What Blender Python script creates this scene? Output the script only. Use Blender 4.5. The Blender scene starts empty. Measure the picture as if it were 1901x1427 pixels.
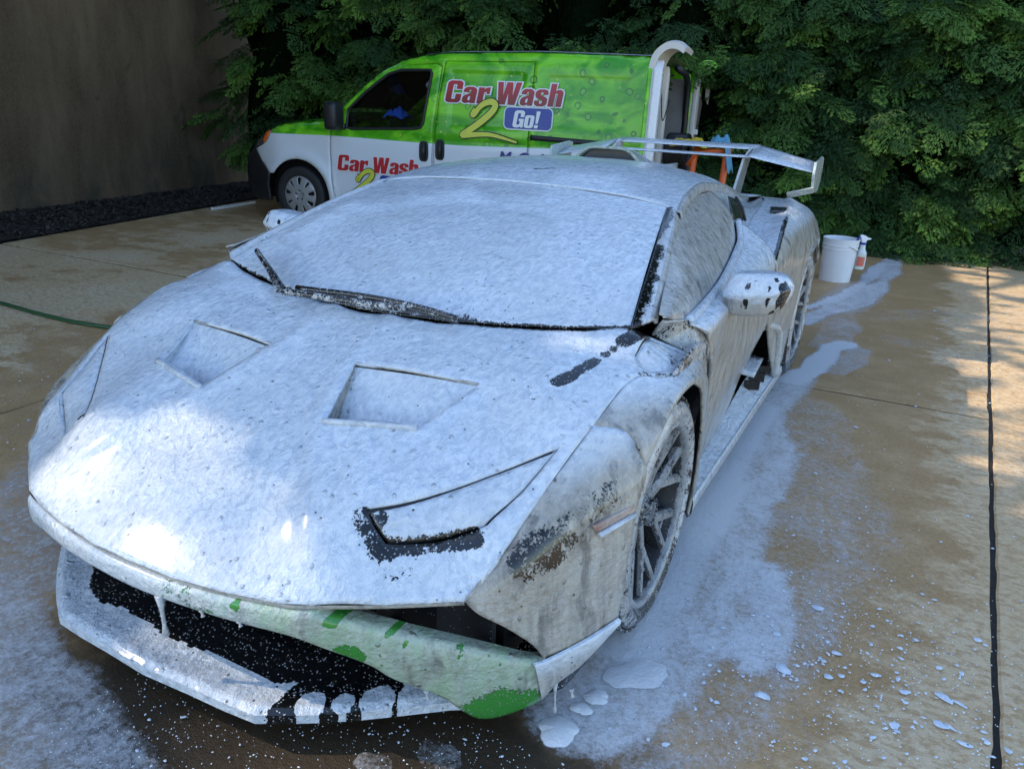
import bpy, bmesh, math, random
import numpy as np
from mathutils import Vector, Matrix
from mathutils.geometry import delaunay_2d_cdt
rng = np.random.default_rng(7)
random.seed(7)
R_ = math.radians
scene = bpy.context.scene
col = scene.collection

# ------------------------------------------------------------------ camera
cam_d = bpy.data.cameras.new('camera'); cam = bpy.data.objects.new('camera', cam_d); col.objects.link(cam)
cam_d.sensor_width = 36.0; cam_d.lens = 1400.35 / 1901 * 36.0
cam_d.clip_start = 0.05; cam_d.clip_end = 500
yaw, pitch, roll = R_(26.4686), R_(20.0384), R_(2.6443)
f0 = Vector((-math.sin(yaw)*math.cos(pitch), math.cos(yaw)*math.cos(pitch), -math.sin(pitch)))
r0 = Vector((math.cos(yaw), math.sin(yaw), 0)); u0 = r0.cross(f0)
rr = r0*math.cos(roll) + u0*math.sin(roll); uu = -r0*math.sin(roll) + u0*math.cos(roll)
M = Matrix((rr, uu, -f0)).transposed().to_4x4(); M.translation = Vector((1.38416, -1.84049, 1.36057))
cam.matrix_world = M
scene.camera = cam

# ------------------------------------------------------------------ sky, sun, exposure
SUN_EL, SUN_AZ = R_(41), Vector((-0.93, -0.37, 0)).normalized()      # direction towards the sun
SUN = Vector((SUN_AZ.x*math.cos(SUN_EL), SUN_AZ.y*math.cos(SUN_EL), math.sin(SUN_EL)))
world = bpy.data.worlds.new('World'); scene.world = world; world.use_nodes = True
wn = world.node_tree.nodes; wl = world.node_tree.links
sky = wn.new('ShaderNodeTexSky'); sky.sky_type = 'NISHITA'; sky.sun_disc = False
sky.sun_elevation = SUN_EL; sky.sun_rotation = math.atan2(SUN.x, SUN.y)
sky.air_density = 1.0; sky.dust_density = 0.4; sky.ozone_density = 1.6
wl.new(sky.outputs[0], wn['Background'].inputs[0]); wn['Background'].inputs[1].default_value = 0.15
sun_d = bpy.data.lights.new('sun', 'SUN'); sun_d.energy = 2.0; sun_d.angle = R_(0.53); sun_d.color = (1.0, 0.87, 0.70)
sun = bpy.data.objects.new('sun', sun_d); col.objects.link(sun)
sun.rotation_euler = (-SUN).to_track_quat('-Z', 'Y').to_euler(); sun.location = SUN*30
vs = scene.view_settings
vs.view_transform = 'Standard'; vs.look = 'None'; vs.gamma = 1; vs.use_curve_mapping = False
vs.exposure = 1.4
scene.cycles.max_bounces = 8; scene.cycles.transparent_max_bounces = 12
scene.cycles.diffuse_bounces = 3; scene.cycles.glossy_bounces = 3

# ------------------------------------------------------------------ helpers
def tag(o, label=None, cat=None, group=None, kind=None):
    if label: o['label'] = label
    if cat: o['category'] = cat
    if group: o['group'] = group
    if kind: o['kind'] = kind
    return o
def empty(name, loc=(0, 0, 0), rz=0):
    o = bpy.data.objects.new(name, None); col.objects.link(o); o.location = loc; o.rotation_euler = (0, 0, rz)
    o.empty_display_size = 0.1
    return o
def mk(name, V, F, mat=None, parent=None, smooth=True, attrs=None, uv=None):
    me = bpy.data.meshes.new(name)
    V = np.asarray(V, float)
    me.from_pydata(V.tolist(), [], [list(map(int, f)) for f in F])
    if attrs:
        for k, a in attrs.items():
            at = me.attributes.new(k, 'FLOAT', 'POINT'); at.data.foreach_set('value', np.asarray(a, np.float32))
    if smooth: me.polygons.foreach_set('use_smooth', np.ones(len(me.polygons), bool))
    me.update()
    o = bpy.data.objects.new(name, me); col.objects.link(o)
    if mat is not None:
        for m_ in (mat if isinstance(mat, (list, tuple)) else [mat]): me.materials.append(m_)
    if parent is not None: o.parent = parent
    return o
def grid_faces(r, c, closed_c=False, off=0):
    a = np.arange(r*c).reshape(r, c)
    if closed_c: a = np.concatenate([a, a[:, :1]], 1)
    q = np.stack([a[:-1, :-1], a[:-1, 1:], a[1:, 1:], a[1:, :-1]], -1).reshape(-1, 4)
    return (q+off).tolist()
class MB:                                    # collects shapes into one mesh
    def __init__(s): s.V = []; s.F = []
    def add(s, V, F):
        o = len(s.V); s.V += [tuple(map(float, v)) for v in V]; s.F += [[i+o for i in f] for f in F]; return s
    def box(s, c, d, rot=None, bev=0):
        h = np.array(d)/2.0
        if bev <= 0:
            P = np.array([[x, y, z] for x in (-1, 1) for y in (-1, 1) for z in (-1, 1)])*h
            F = [(0,1,3,2),(4,6,7,5),(0,4,5,1),(2,3,7,6),(0,2,6,4),(1,5,7,3)]
        else:
            bm = bmesh.new(); bmesh.ops.create_cube(bm, size=1)
            for v in bm.verts: v.co = Vector((v.co.x*d[0], v.co.y*d[1], v.co.z*d[2]))
            bmesh.ops.bevel(bm, geom=list(bm.edges), offset=bev, segments=2, affect='EDGES', profile=.5)
            bm.verts.index_update()
            P = np.array([v.co[:] for v in bm.verts]); F = [[v.index for v in f.verts] for f in bm.faces]; bm.free()
        if rot is not None: P = P @ np.array(rot).T
        return s.add(P+np.array(c), F)
    def tube(s, pts, r, n=8, cap=True):
        pts = np.array(pts, float); k = len(pts); rad = np.broadcast_to(np.asarray(r, float), (k,))
        V = []; up = np.array([0, 0, 1.0]); prev = None
        for i in range(k):
            t = pts[min(i+1, k-1)]-pts[max(i-1, 0)]; t = t/(np.linalg.norm(t)+1e-12)
            if prev is None:
                a = np.cross(t, up)
                if np.linalg.norm(a) < 1e-3: a = np.cross(t, [1, 0, 0])
            else: a = prev-t*(prev@t)
            a = a/np.linalg.norm(a); prev = a; b = np.cross(t, a)
            for j in range(n):
                th = 2*math.pi*j/n; V.append(pts[i]+rad[i]*(math.cos(th)*a+math.sin(th)*b))
        F = grid_faces(k, n, True)
        if cap: F += [list(range(n))[::-1], list(range((k-1)*n, k*n))]
        return s.add(V, F)
    def lathe(s, prof, n=32, origin=(0, 0, 0), axis='z', closed=False):
        prof = np.array(prof, float); V = []
        for (r, h) in prof:
            for j in range(n):
                th = 2*math.pi*j/n; a, b = r*math.cos(th), r*math.sin(th)
                V.append((a, b, h) if axis == 'z' else (h, a, b))
        F = grid_faces(len(prof), n, True)
        if closed:
            k = len(prof); F += [[(k-1)*n+j, (k-1)*n+(j+1) % n, (j+1) % n, j] for j in range(n)]
        return s.add(np.array(V)+np.array(origin), F)
    def prism(s, poly, t0, t1, fn):           # polygon (a,b) swept from t0 to t1; fn(a,b,t)->xyz
        k = len(poly); V = [fn(a, b, t0) for a, b in poly]+[fn(a, b, t1) for a, b in poly]
        F = [list(range(k))[::-1], list(range(k, 2*k))]+[[i, (i+1) % k, k+(i+1) % k, k+i] for i in range(k)]
        return s.add(V, F)
    def build(s, name, mat, parent=None, smooth=False, attrs=None):
        return mk(name, s.V, s.F, mat, parent, smooth, attrs)
def fix_normals(o):
    bm = bmesh.new(); bm.from_mesh(o.data); bmesh.ops.recalc_face_normals(bm, faces=bm.faces); bm.to_mesh(o.data); bm.free(); return o
def autosmooth(o, ang=35):
    bm = bmesh.new(); bm.from_mesh(o.data)
    for e in bm.edges:
        e.smooth = not (len(e.link_faces) == 2 and e.calc_face_angle(0) > R_(ang))
    for f in bm.faces: f.smooth = True
    bm.to_mesh(o.data); bm.free(); return o
def bevel(o, w, seg=2, ang=30):
    m_ = o.modifiers.new('bevel', 'BEVEL'); m_.width = w; m_.segments = seg; m_.limit_method = 'ANGLE'; m_.angle_limit = R_(ang); return o
def crv(P, m):                                # Catmull-Rom through control points, m samples per segment
    P = np.asarray(P, float); k = len(P)
    if k == 2:
        t = np.linspace(0, 1, m+1)[:, None]; t = t.reshape((m+1,)+(1,)*(P.ndim-1)); return P[0]*(1-t)+P[1]*t
    T = np.empty_like(P); T[1:-1] = (P[2:]-P[:-2])/2; T[0] = P[1]-P[0]; T[-1] = P[-1]-P[-2]
    out = []
    for i in range(k-1):
        for j in range(m):
            t = j/m; h1 = 2*t**3-3*t*t+1; h2 = t**3-2*t*t+t; h3 = -2*t**3+3*t*t; h4 = t**3-t*t
            out.append(h1*P[i]+h2*T[i]+h3*P[i+1]+h4*T[i+1])
    out.append(P[-1]); return np.array(out)
def net(ctrl, mu, mv):                        # dense grid (rows, cols, 3) from a control net
    A = crv(np.asarray(ctrl, float), mu)
    return np.swapaxes(crv(np.swapaxes(A, 0, 1), mv), 0, 1)
def resample(P, step):
    P = np.asarray(P, float); out = [P[0]]
    for a, b in zip(P, P[1:]):
        n = max(1, int(round(np.linalg.norm(b-a)/step)))
        for i in range(1, n+1): out.append(a+(b-a)*i/n)
    return np.array(out)
def inpoly(P, poly):
    P = np.asarray(P); poly = np.asarray(poly); x, y = P[:, 0], P[:, 1]; r = np.zeros(len(P), bool)
    j = len(poly)-1
    for i in range(len(poly)):
        xi, yi = poly[i]; xj, yj = poly[j]
        c = ((yi > y) != (yj > y)) & (x < (xj-xi)*(y-yi)/((yj-yi) if yj != yi else 1e-12)+xi); r ^= c; j = i
    return r
def segdist(P, line):                         # distance of points to a polyline (any dimension)
    P = np.asarray(P, float); line = np.asarray(line, float); d = np.full(len(P), 1e9)
    for a, b in zip(line, line[1:]):
        ab = b-a; t = np.clip(((P-a)@ab)/(ab@ab+1e-12), 0, 1); d = np.minimum(d, np.linalg.norm(P-(a+t[:, None]*ab), axis=1))
    return d
def sheet(outer, holes=(), step=.03, extra=()):
    """2D region triangulated with inner points; returns points (n,2) and triangles"""
    loops = [resample(np.vstack([L, L[:1]]), step)[:-1] for L in [np.asarray(outer)]+[np.asarray(h) for h in holes]]
    pts = []; edges = []
    for L in loops:
        b = len(pts); pts += L.tolist(); k = len(L); edges += [(b+i, b+(i+1) % k) for i in range(k)]
    for L in extra:
        L = resample(np.asarray(L), step); b = len(pts); pts += L.tolist(); edges += [(b+i, b+i+1) for i in range(len(L)-1)]
    ba = np.array(pts); lo, hi = ba.min(0), ba.max(0)
    gx, gy = np.meshgrid(np.arange(lo[0], hi[0], step), np.arange(lo[1], hi[1], step*.88)); gx = gx+(np.arange(len(gx))[:, None] % 2)*step*.5
    G = np.stack([gx.ravel(), gy.ravel()], 1); ok = inpoly(G, loops[0])
    for h in loops[1:]: ok &= ~inpoly(G, h)
    bd = np.vstack([resample(np.vstack([L, L[:1]]), step*.5) for L in loops]+[resample(np.asarray(L), step*.5) for L in extra])
    G = G[ok]
    key = {}
    for q in bd: key.setdefault((int(q[0]//step), int(q[1]//step)), []).append(q)
    keep = []
    for g in G:
        i, j = int(g[0]//step), int(g[1]//step); near = False
        for a in (-1, 0, 1):
            for b in (-1, 0, 1):
                for q in key.get((i+a, j+b), ()):
                    if (q[0]-g[0])**2+(q[1]-g[1])**2 < (step*.55)**2: near = True; break
        if not near: keep.append(g)
    pts += [list(g) for g in keep]
    r = delaunay_2d_cdt([Vector(p) for p in pts], edges, [], 0, 1e-6)
    V = np.array([v[:] for v in r[0]]); T = np.array([f for f in r[2] if len(f) == 3])
    c = V[T].mean(1); ok = inpoly(c, loops[0])
    for h in loops[1:]: ok &= ~inpoly(c, h)
    T = T[ok]; a = V[T[:, 1]]-V[T[:, 0]]; b = V[T[:, 2]]-V[T[:, 0]]
    T = T[np.abs(a[:, 0]*b[:, 1]-a[:, 1]*b[:, 0]) > 1e-9]
    used = np.unique(T); mp = np.full(len(V), -1); mp[used] = np.arange(len(used))
    return V[used], mp[T]
def tps(C):                                   # thin-plate surface z(x,y) through control points
    C = np.asarray(C, float); n = len(C); X = C[:, :2]
    def U(d2): return np.where(d2 > 1e-14, .5*d2*np.log(np.maximum(d2, 1e-14)), 0)
    K = U(((X[:, None]-X[None])**2).sum(-1))+np.eye(n)*1e-5; P = np.hstack([np.ones((n, 1)), X])
    A = np.block([[K, P], [P.T, np.zeros((3, 3))]]); w = np.linalg.solve(A, np.concatenate([C[:, 2], [0, 0, 0]]))
    def f(Q):
        Q = np.asarray(Q, float); return U(((Q[:, None]-X[None])**2).sum(-1))@w[:n]+w[n]+Q@w[n+1:]
    return f
def sstep(x, a, b):
    t = np.clip((np.asarray(x, float)-a)/(b-a), 0, 1); return t*t*(3-2*t)
def vnormals(V, F):
    V = np.asarray(V); N = np.zeros_like(V); F = np.asarray(F)
    n = np.cross(V[F[:, 1]]-V[F[:, 0]], V[F[:, 2]]-V[F[:, 0]])
    if F.shape[1] == 4: n = n+np.cross(V[F[:, 2]]-V[F[:, 0]], V[F[:, 3]]-V[F[:, 0]])
    for k in range(F.shape[1]): np.add.at(N, F[:, k], n)
    return N/(np.linalg.norm(N, axis=1, keepdims=True)+1e-12)

# ------------------------------------------------------------------ materials
class NT:
    def __init__(s, name):
        s.m = bpy.data.materials.new(name); s.m.use_nodes = True; s.t = s.m.node_tree; s.N = s.t.nodes; s.L = s.t.links
        s.b = s.N['Principled BSDF']; s.out = s.N['Material Output']
    def n(s, ty, **p):
        o = s.N.new('ShaderNode'+ty)
        for k, v in p.items(): setattr(o, k, v)
        return o
    def link(s, a, b):
        if hasattr(a, 'outputs'): a = a.outputs[0]
        if hasattr(a, 'is_output'): s.L.new(a, b)
        else:
            try: b.default_value = a
            except Exception: b.default_value = (*a, 1.0)
    def obj(s): return s.n('TexCoord').outputs['Object']
    def vm(s, v, sc):
        o = s.n('VectorMath', operation='MULTIPLY'); s.link(v, o.inputs[0]); o.inputs[1].default_value = sc; return o.outputs[0]
    def vadd(s, v, w):
        o = s.n('VectorMath', operation='ADD'); s.link(v, o.inputs[0]); s.link(w, o.inputs[1]); return o.outputs[0]
    def noise(s, v, scale, detail=3, rough=.55, dist=0, c=False):
        o = s.n('TexNoise'); s.link(v, o.inputs['Vector']); o.inputs['Scale'].default_value = scale
        o.inputs['Detail'].default_value = detail; o.inputs['Roughness'].default_value = rough; o.inputs['Distortion'].default_value = dist
        return o.outputs['Color' if c else 'Fac']
    def voro(s, v, scale, feat='F1', out='Distance', rnd=1):
        o = s.n('TexVoronoi', feature=feat); s.link(v, o.inputs['Vector']); o.inputs['Scale'].default_value = scale
        o.inputs['Randomness'].default_value = rnd; return o.outputs[out]
    def ma(s, op, a, b=0.0, c=None, clamp=False):
        o = s.n('Math', operation=op, use_clamp=clamp); s.link(a, o.inputs[0]); s.link(b, o.inputs[1])
        if c is not None: s.link(c, o.inputs[2])
        return o.outputs[0]
    def mr(s, v, a, b, c=0.0, d=1.0, smooth=True):
        o = s.n('MapRange', interpolation_type='SMOOTHSTEP' if smooth else 'LINEAR'); s.link(v, o.inputs[0])
        for i, x in enumerate((a, b, c, d)): s.link(x, o.inputs[i+1])
        return o.outputs[0]
    def mix(s, f, a, b):
        o = s.n('Mix', data_type='RGBA'); s.link(f, o.inputs[0]); s.link(a, o.inputs[6]); s.link(b, o.inputs[7]); return o.outputs[2]
    def attr(s, name): return s.n('Attribute', attribute_name=name).outputs['Fac']
    def sep(s, v):
        o = s.n('SeparateXYZ'); s.link(v, o.inputs[0]); return o.outputs
    def bump(s, h, strength=.5, dist=.01, nrm=None):
        o = s.n('Bump'); s.link(h, o.inputs['Height']); o.inputs['Strength'].default_value = strength; o.inputs['Distance'].default_value = dist
        if nrm is not None: s.link(nrm, o.inputs['Normal'])
        return o.outputs[0]
    def set(s, **k):
        for a, v in k.items():
            nm = {'base': 'Base Color', 'rough': 'Roughness', 'metal': 'Metallic', 'normal': 'Normal', 'alpha': 'Alpha', 'coat': 'Coat Weight',
                  'spec': 'Specular IOR Level', 'trans': 'Transmission Weight', 'ior': 'IOR', 'sss': 'Subsurface Weight'}[a]
            s.link(v, s.b.inputs[nm])
        return s.m
def simple(name, c, rough=.5, metal=0, var=.12, scale=30, bump=0, coat=0):
    t = NT(name); o = t.obj(); nz = t.noise(o, scale, 4)
    lo = tuple(x*(1-var) for x in c); hi = tuple(min(1, x*(1+var)) for x in c)
    t.set(base=t.mix(nz, lo, hi), rough=t.mr(nz, .3, .7, rough*.85, min(1, rough*1.15)), metal=metal, coat=coat)
    if bump: t.set(normal=t.bump(nz, bump, .005))
    return t.m
# ------------------------------------------------------------------ ground, slabs, mulch, wall
def concrete():
    t = NT('concrete'); o = t.obj(); x, y, z = t.sep(o)
    big = t.noise(o, .9, 5, .6); mid = t.noise(t.vm(o, (1, 1.4, 1)), 4.2, 7, .70); fine = t.mr(t.noise(o, 60, 6, .75), .30, .70, smooth=False); grit = t.noise(o, 210, 3, .7)
    edge = t.ma('ADD', t.ma('MULTIPLY', big, .55), t.ma('MULTIPLY', mid, .5))           # about .5
    right = t.mr(x, 1.15, 2.15)                                                           # drier towards the right-hand joint
    nearm = t.mr(y, 1.9, 2.9)                                                             # wetter beyond the cross joint
    rr_ = t.ma('SUBTRACT', right, t.ma('MULTIPLY', nearm, t.mr(x, 2.1, 1.7, 0, .30)))
    left = t.mr(x, -2.0, -3.4, 0, .25)
    dryf = t.ma('ADD', t.ma('MULTIPLY', rr_, .30), left)
    dry = t.mr(t.ma('ADD', edge, dryf), .655, .735)
    spray = t.mr(t.ma('ADD', t.noise(t.vm(o, (1.5, 2.4, 1)), 15, 6, .72), t.ma('MULTIPLY', mid, .25)), .60, .69)
    dry = t.ma('MULTIPLY', dry, t.ma('SUBTRACT', 1.0, t.ma('MULTIPLY', spray, .75)))
    dryc = t.mix(fine, (.52, .36, .19), (.74, .54, .31)); dryc = t.mix(t.mr(big, .35, .7), dryc, t.mix(fine, (.57, .43, .26), (.76, .58, .37)))
    wetc = t.mix(fine, (.34, .205, .085), (.56, .345, .160)); wetc = t.mix(t.mr(mid, .4, .7), wetc, t.mix(fine, (.44, .275, .13), (.66, .43, .225)))
    c = t.mix(dry, wetc, dryc); c = t.mix(t.mr(grit, .60, .74, 0, .6), c, (.10, .07, .04)); c = t.mix(t.mr(grit, .36, .27, 0, .35), c, (.62, .57, .47))
    # wet ground before the bumper, the car's underside shadow painted into its colour
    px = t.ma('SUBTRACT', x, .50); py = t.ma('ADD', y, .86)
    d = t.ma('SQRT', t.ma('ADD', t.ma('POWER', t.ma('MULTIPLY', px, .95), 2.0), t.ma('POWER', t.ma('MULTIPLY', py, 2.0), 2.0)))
    wet_shade = t.mr(t.ma('ADD', d, t.ma('MULTIPLY', t.ma('SUBTRACT', mid, .5), .5)), 1.10, .62)
    c = t.mix(t.ma('MULTIPLY', wet_shade, .93), c, (.012, .010, .007))
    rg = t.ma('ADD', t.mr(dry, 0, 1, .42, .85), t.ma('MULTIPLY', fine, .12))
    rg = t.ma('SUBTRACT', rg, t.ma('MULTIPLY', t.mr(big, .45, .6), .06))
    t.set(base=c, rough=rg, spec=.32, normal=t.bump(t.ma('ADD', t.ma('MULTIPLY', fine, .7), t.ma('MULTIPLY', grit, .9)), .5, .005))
    return t.m
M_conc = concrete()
M_soil = simple('joint_soil', (.020, .016, .011), .95, scale=60, bump=.6)
g = mk('ground', [(-60, -60, -.0068), (60, -60, -.0068), (60, 60, -.0068), (-60, 60, -.0068)], [(0, 1, 2, 3)], M_soil); tag(g, kind='structure')
drive = empty('driveway'); tag(drive, kind='structure')
def jx_r(y): return 1.965+.0596*(y-2.41)
def jx_l(y): return -2.0-.02*y
def jy(x): return 2.355+.028*x
def mulch_x(y): return -5.92-.2256*(y-2.19)
def wall_x(y): return -7.33-.2074*(y-3.01)
def slab(c):                                   # c: four corners, counter-clockwise; slightly chipped edges
    c = np.array(c, float); L = resample(np.vstack([c, c[:1]]), .06)[:-1]
    cen = c.mean(0); n = len(L)
    w = rng.normal(0, .0012, (n, 2)); w += np.repeat(rng.normal(0, .0014, (n//5+1, 2)), 5, 0)[:n]
    L = L+w
    inn = L+(cen-L)/np.linalg.norm(cen-L, axis=1, keepdims=True)*.007
    V = np.vstack([np.c_[L, np.full(n, -.10)], np.c_[L, np.full(n, -.007)], np.c_[inn, np.zeros(n)]])
    F = [[i, (i+1) % n, n+(i+1) % n, n+i] for i in range(n)]+[[n+i, n+(i+1) % n, 2*n+(i+1) % n, 2*n+i] for i in range(n)]+[list(range(2*n, 3*n))]
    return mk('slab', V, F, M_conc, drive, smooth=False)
gp = .0085
def isec(xf, y0):                              # point where a long joint meets the cross joint
    y = y0
    for _ in range(6): y = jy(xf(y))
    return xf(y), y
xr, yr = isec(jx_r, 2.4); xl, yl = isec(jx_l, 2.3); xm, ym = isec(mulch_x, 2.2)
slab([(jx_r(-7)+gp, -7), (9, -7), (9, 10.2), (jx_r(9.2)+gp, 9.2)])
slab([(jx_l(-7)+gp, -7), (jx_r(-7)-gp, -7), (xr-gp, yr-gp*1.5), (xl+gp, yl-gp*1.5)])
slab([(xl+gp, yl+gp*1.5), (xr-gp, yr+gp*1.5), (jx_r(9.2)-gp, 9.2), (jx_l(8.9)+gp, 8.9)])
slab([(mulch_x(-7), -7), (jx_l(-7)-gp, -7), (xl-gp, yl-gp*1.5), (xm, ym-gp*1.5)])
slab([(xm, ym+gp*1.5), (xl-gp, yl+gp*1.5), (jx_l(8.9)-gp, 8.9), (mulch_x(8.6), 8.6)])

t = NT('mulch'); o = t.obj(); n1 = t.noise(o, 45, 4); M_mulch = t.set(base=t.mix(n1, (.010, .008, .006), (.045, .035, .026)), rough=.9, normal=t.bump(n1, .8, .02))
ys = np.linspace(-7, 10.5, 120); V = []
for y in ys:
    for s in np.linspace(0, 1, 8):
        x = mulch_x(y)*(1-s)+(wall_x(y)-.02)*s-.004; V.append((x, y, .012+.05*s+.02*math.sin(7*y+5*s)*s*(1-s)*2+rng.uniform(-.008, .008)))
mk('mulch_bed', V, grid_faces(120, 8), M_mulch, smooth=True); tag(bpy.data.objects['mulch_bed'], kind='structure')
V = []; F = []
for i in range(5200):                          # loose bark chips
    y = rng.uniform(1.5, 8.2); s = rng.beta(1.0, 1.1); x = mulch_x(y)*(1-s)+wall_x(y)*s; z = .02+.05*s
    a = rng.uniform(0, 6.28); L, w = rng.uniform(.012, .045), rng.uniform(.005, .014); tl = rng.uniform(-.5, .5); ca, sa = math.cos(a), math.sin(a)
    b = len(V)
    for (p, q) in ((-1, -1), (1, -1), (1, 1), (-1, 1)): V.append((x+ca*L*p-sa*w*q, y+sa*L*p+ca*w*q, z+tl*L*p+rng.uniform(0, .008)))
    F.append((b, b+1, b+2, b+3))
t = NT('bark_chip'); at = t.n('NewGeometry').outputs['Random Per Island'] ; M_chip = t.set(base=t.mix(at, (.008, .006, .005), (.085, .068, .052)), rough=.85)
tag(mk('bark_chips', V, F, M_chip, smooth=False), 'loose dark bark chips lying along the foot of the stucco wall', 'mulch', kind='stuff')

def stucco():
    t = NT('stucco'); o = t.obj(); x, y, z = t.sep(o)
    st = t.noise(t.vm(o, (1, 1, .32)), 1.6, 6, .65); fine = t.noise(o, 38, 5, .65); sp = t.noise(t.vm(o, (1, 1, .55)), 2.7, 5, .6, .6)
    c = t.mix(t.mr(st, .3, .72), (.072, .050, .030), (.165, .120, .074)); c = t.mix(t.mr(fine, .35, .7, 0, .35), c, (.18, .13, .085))
    c = t.mix(t.mr(sp, .60, .70, 0, .55), c, (.030, .026, .020))
    low = t.ma('MULTIPLY', t.mr(z, .75, .1), t.mr(sp, .42, .62)); c = t.mix(t.ma('MULTIPLY', low, .6), c, (.036, .042, .030))
    ef = t.ma('MULTIPLY', t.mr(t.noise(t.vm(o, (1, 1, .45)), 2.1, 4, .62, .8), .66, .74), t.mr(z, 1.2, 2.6)); c = t.mix(t.ma('MULTIPLY', ef, .5), c, (.20, .19, .17))
    h = t.ma('ADD', t.ma('MULTIPLY', fine, .5), t.ma('MULTIPLY', t.noise(o, 6, 4), .8))
    t.set(base=c, rough=.92, spec=.2, normal=t.bump(h, .7, .012)); return t.m
wall = MB(); hw = 4.7
P = [(wall_x(-3.0), -3.0), (wall_x(9.0), 9.0)]; nx = np.array([-.98, -.2])*.3
nU, nZ = 60, 34; V = []
for i in range(nU+1):
    s = i/nU; x = P[0][0]*(1-s)+P[1][0]*s; y = P[0][1]*(1-s)+P[1][1]*s
    for j in range(nZ+1):
        w = .006*math.sin(3.1*y+1.7*j*.18)+.005*math.sin(1.3*y-2.2*j*.18)
        V.append((x+w, y, -.05+hw*j/nZ))
F = grid_faces(nU+1, nZ+1)
b = len(V); a = P[0]; c = P[1]
V += [(a[0]-.3, a[1], -.05), (a[0]-.3, a[1], hw-.05), (c[0]-.3, c[1], -.05), (c[0]-.3, c[1], hw-.05)]
F += [[b, b+1, b+3, b+2], [0]+list(range(0, nZ+1))[1:]+[b+1, b], [nU*(nZ+1)+k for k in range(nZ+1)][::-1]+[b+2, b+3], [i*(nZ+1)+nZ for i in range(nU+1)]+[b+3, b+1]]
o_ = mk('stucco_wall', V, F, stucco(), smooth=True)
tag(o_, 'tall dark brown stained stucco wall rising behind the mulch strip', 'wall')

# ------------------------------------------------------------------ conifer hedge
def make_spray(seed, pairs=9):
    """flat fan-shaped conifer spray, about 1 long along +x, fan in xy, drooping in z"""
    r = np.random.default_rng(seed); V = []; F = []; tip = []
    def leaf(p, d, L, w, t0):
        q = np.array([-d[1], d[0]]); b = len(V)
        for (a, s) in ((0, 0), (.45, -1), (1, 0), (.45, 1)):
            xy = p+d*L*a+q*w*s; V.append((xy[0], xy[1])); tip.append(min(1, t0+.35*a))
        F.append([b, b+1, b+2, b+3])
    for k in range(pairs):
        s = (k+.6)/pairs; bl = (.46*(1-s)**.75+.07)*(.75+.5*r.random())
        if s < .22: bl *= .4+2.4*s
        for sd in (-1, 1):
            a = sd*(1.02-.45*s+r.normal(0, .08)); d = np.array([math.cos(a), math.sin(a)]); p = np.array([s*.95, 0])
            m = max(2, int(bl/.065))
            for j in range(m):
                ss = (j+.5)/m; pj = p+d*bl*ss
                for s2 in (-1, 1):
                    a2 = a+s2*(.62-.2*ss); d2 = np.array([math.cos(a2), math.sin(a2)]); leaf(pj, d2, (.105*(1-.45*ss))*(.8+.5*r.random()), .013, .25*s+.45*ss)
            leaf(p+d*bl*.55, d, bl*.55, .016, .3)
    leaf(np.array([.5, 0]), np.array([1., 0]), .52, .016, .4)
    V = np.array(V); L = V[:, 0]; z = -.20*L**2-.28*V[:, 1]**2+r.normal(0, .012, len(V))
    return np.c_[V, z], np.array(F), np.array(tip)
SPR = [make_spray(s) for s in range(5)]
def foliage_mat(name, a, b, tipc):
    t = NT(name); tint = t.attr('tint'); tp = t.attr('tip')
    c = t.mix(tint, a, b); c = t.mix(t.ma('MULTIPLY', tp, t.mr(tint, .2, 1.0, .1, .9)), c, tipc)
    t.set(base=c, rough=.62, spec=.25)
    tr = t.n('BsdfTranslucent'); t.link(c, tr.inputs[0]); mx = t.n('MixShader'); mx.inputs[0].default_value = .22
    t.L.new(t.b.outputs[0], mx.inputs[1]); t.L.new(tr.outputs[0], mx.inputs[2]); t.L.new(mx.outputs[0], t.out.inputs[0]); return t.m
M_fol = foliage_mat('conifer_foliage', (.015, .047, .018), (.075, .185, .038), (.22, .38, .055))
M_bark = simple('bark', (.07, .05, .035), .9, scale=25, var=.5, bump=.8)
t = NT('crown_core_dark'); o = t.obj(); M_core = t.set(base=t.mix(t.noise(o, 14, 5), (.001, .002, .001), (.008, .016, .006)), rough=1.0, spec=0.0, normal=t.bump(t.noise(o, 9, 5), 1.0, .2))
def sprays(bases, axes, ups, scales, tints):
    Vs, Fs, Ti, Tp = [], [], [], []; off = 0
    for i in range(len(bases)):
        S, Fq, tp = SPR[i % 5]; ax = axes[i]/np.linalg.norm(axes[i]); sd = np.cross(ups[i], ax); sd /= np.linalg.norm(sd)+1e-9; up = np.cross(ax, sd)
        Vs.append(bases[i]+scales[i]*(S[:, :1]*ax+S[:, 1:2]*sd+S[:, 2:3]*up)); Fs.append(Fq+off); off += len(S)
        Ti.append(np.full(len(S), tints[i])); Tp.append(tp)
    return np.vstack(Vs), np.vstack(Fs), np.concatenate(Ti), np.concatenate(Tp)
def fast_mesh(name, V, F, mat, parent, attrs):
    me = bpy.data.meshes.new(name); k = F.shape[1]
    me.vertices.add(len(V)); me.vertices.foreach_set('co', V.astype(np.float32).ravel())
    me.loops.add(F.size); me.loops.foreach_set('vertex_index', F.astype(np.int32).ravel())
    me.polygons.add(len(F)); me.polygons.foreach_set('loop_start', (np.arange(len(F))*k).astype(np.int32))
    for n_, a in attrs.items():
        at = me.attributes.new(n_, 'FLOAT', 'POINT'); at.data.foreach_set('value', a.astype(np.float32))
    me.update(calc_edges=True); me.materials.append(mat)
    o = bpy.data.objects.new(name, me); col.objects.link(o); o.parent = parent; return o
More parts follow.
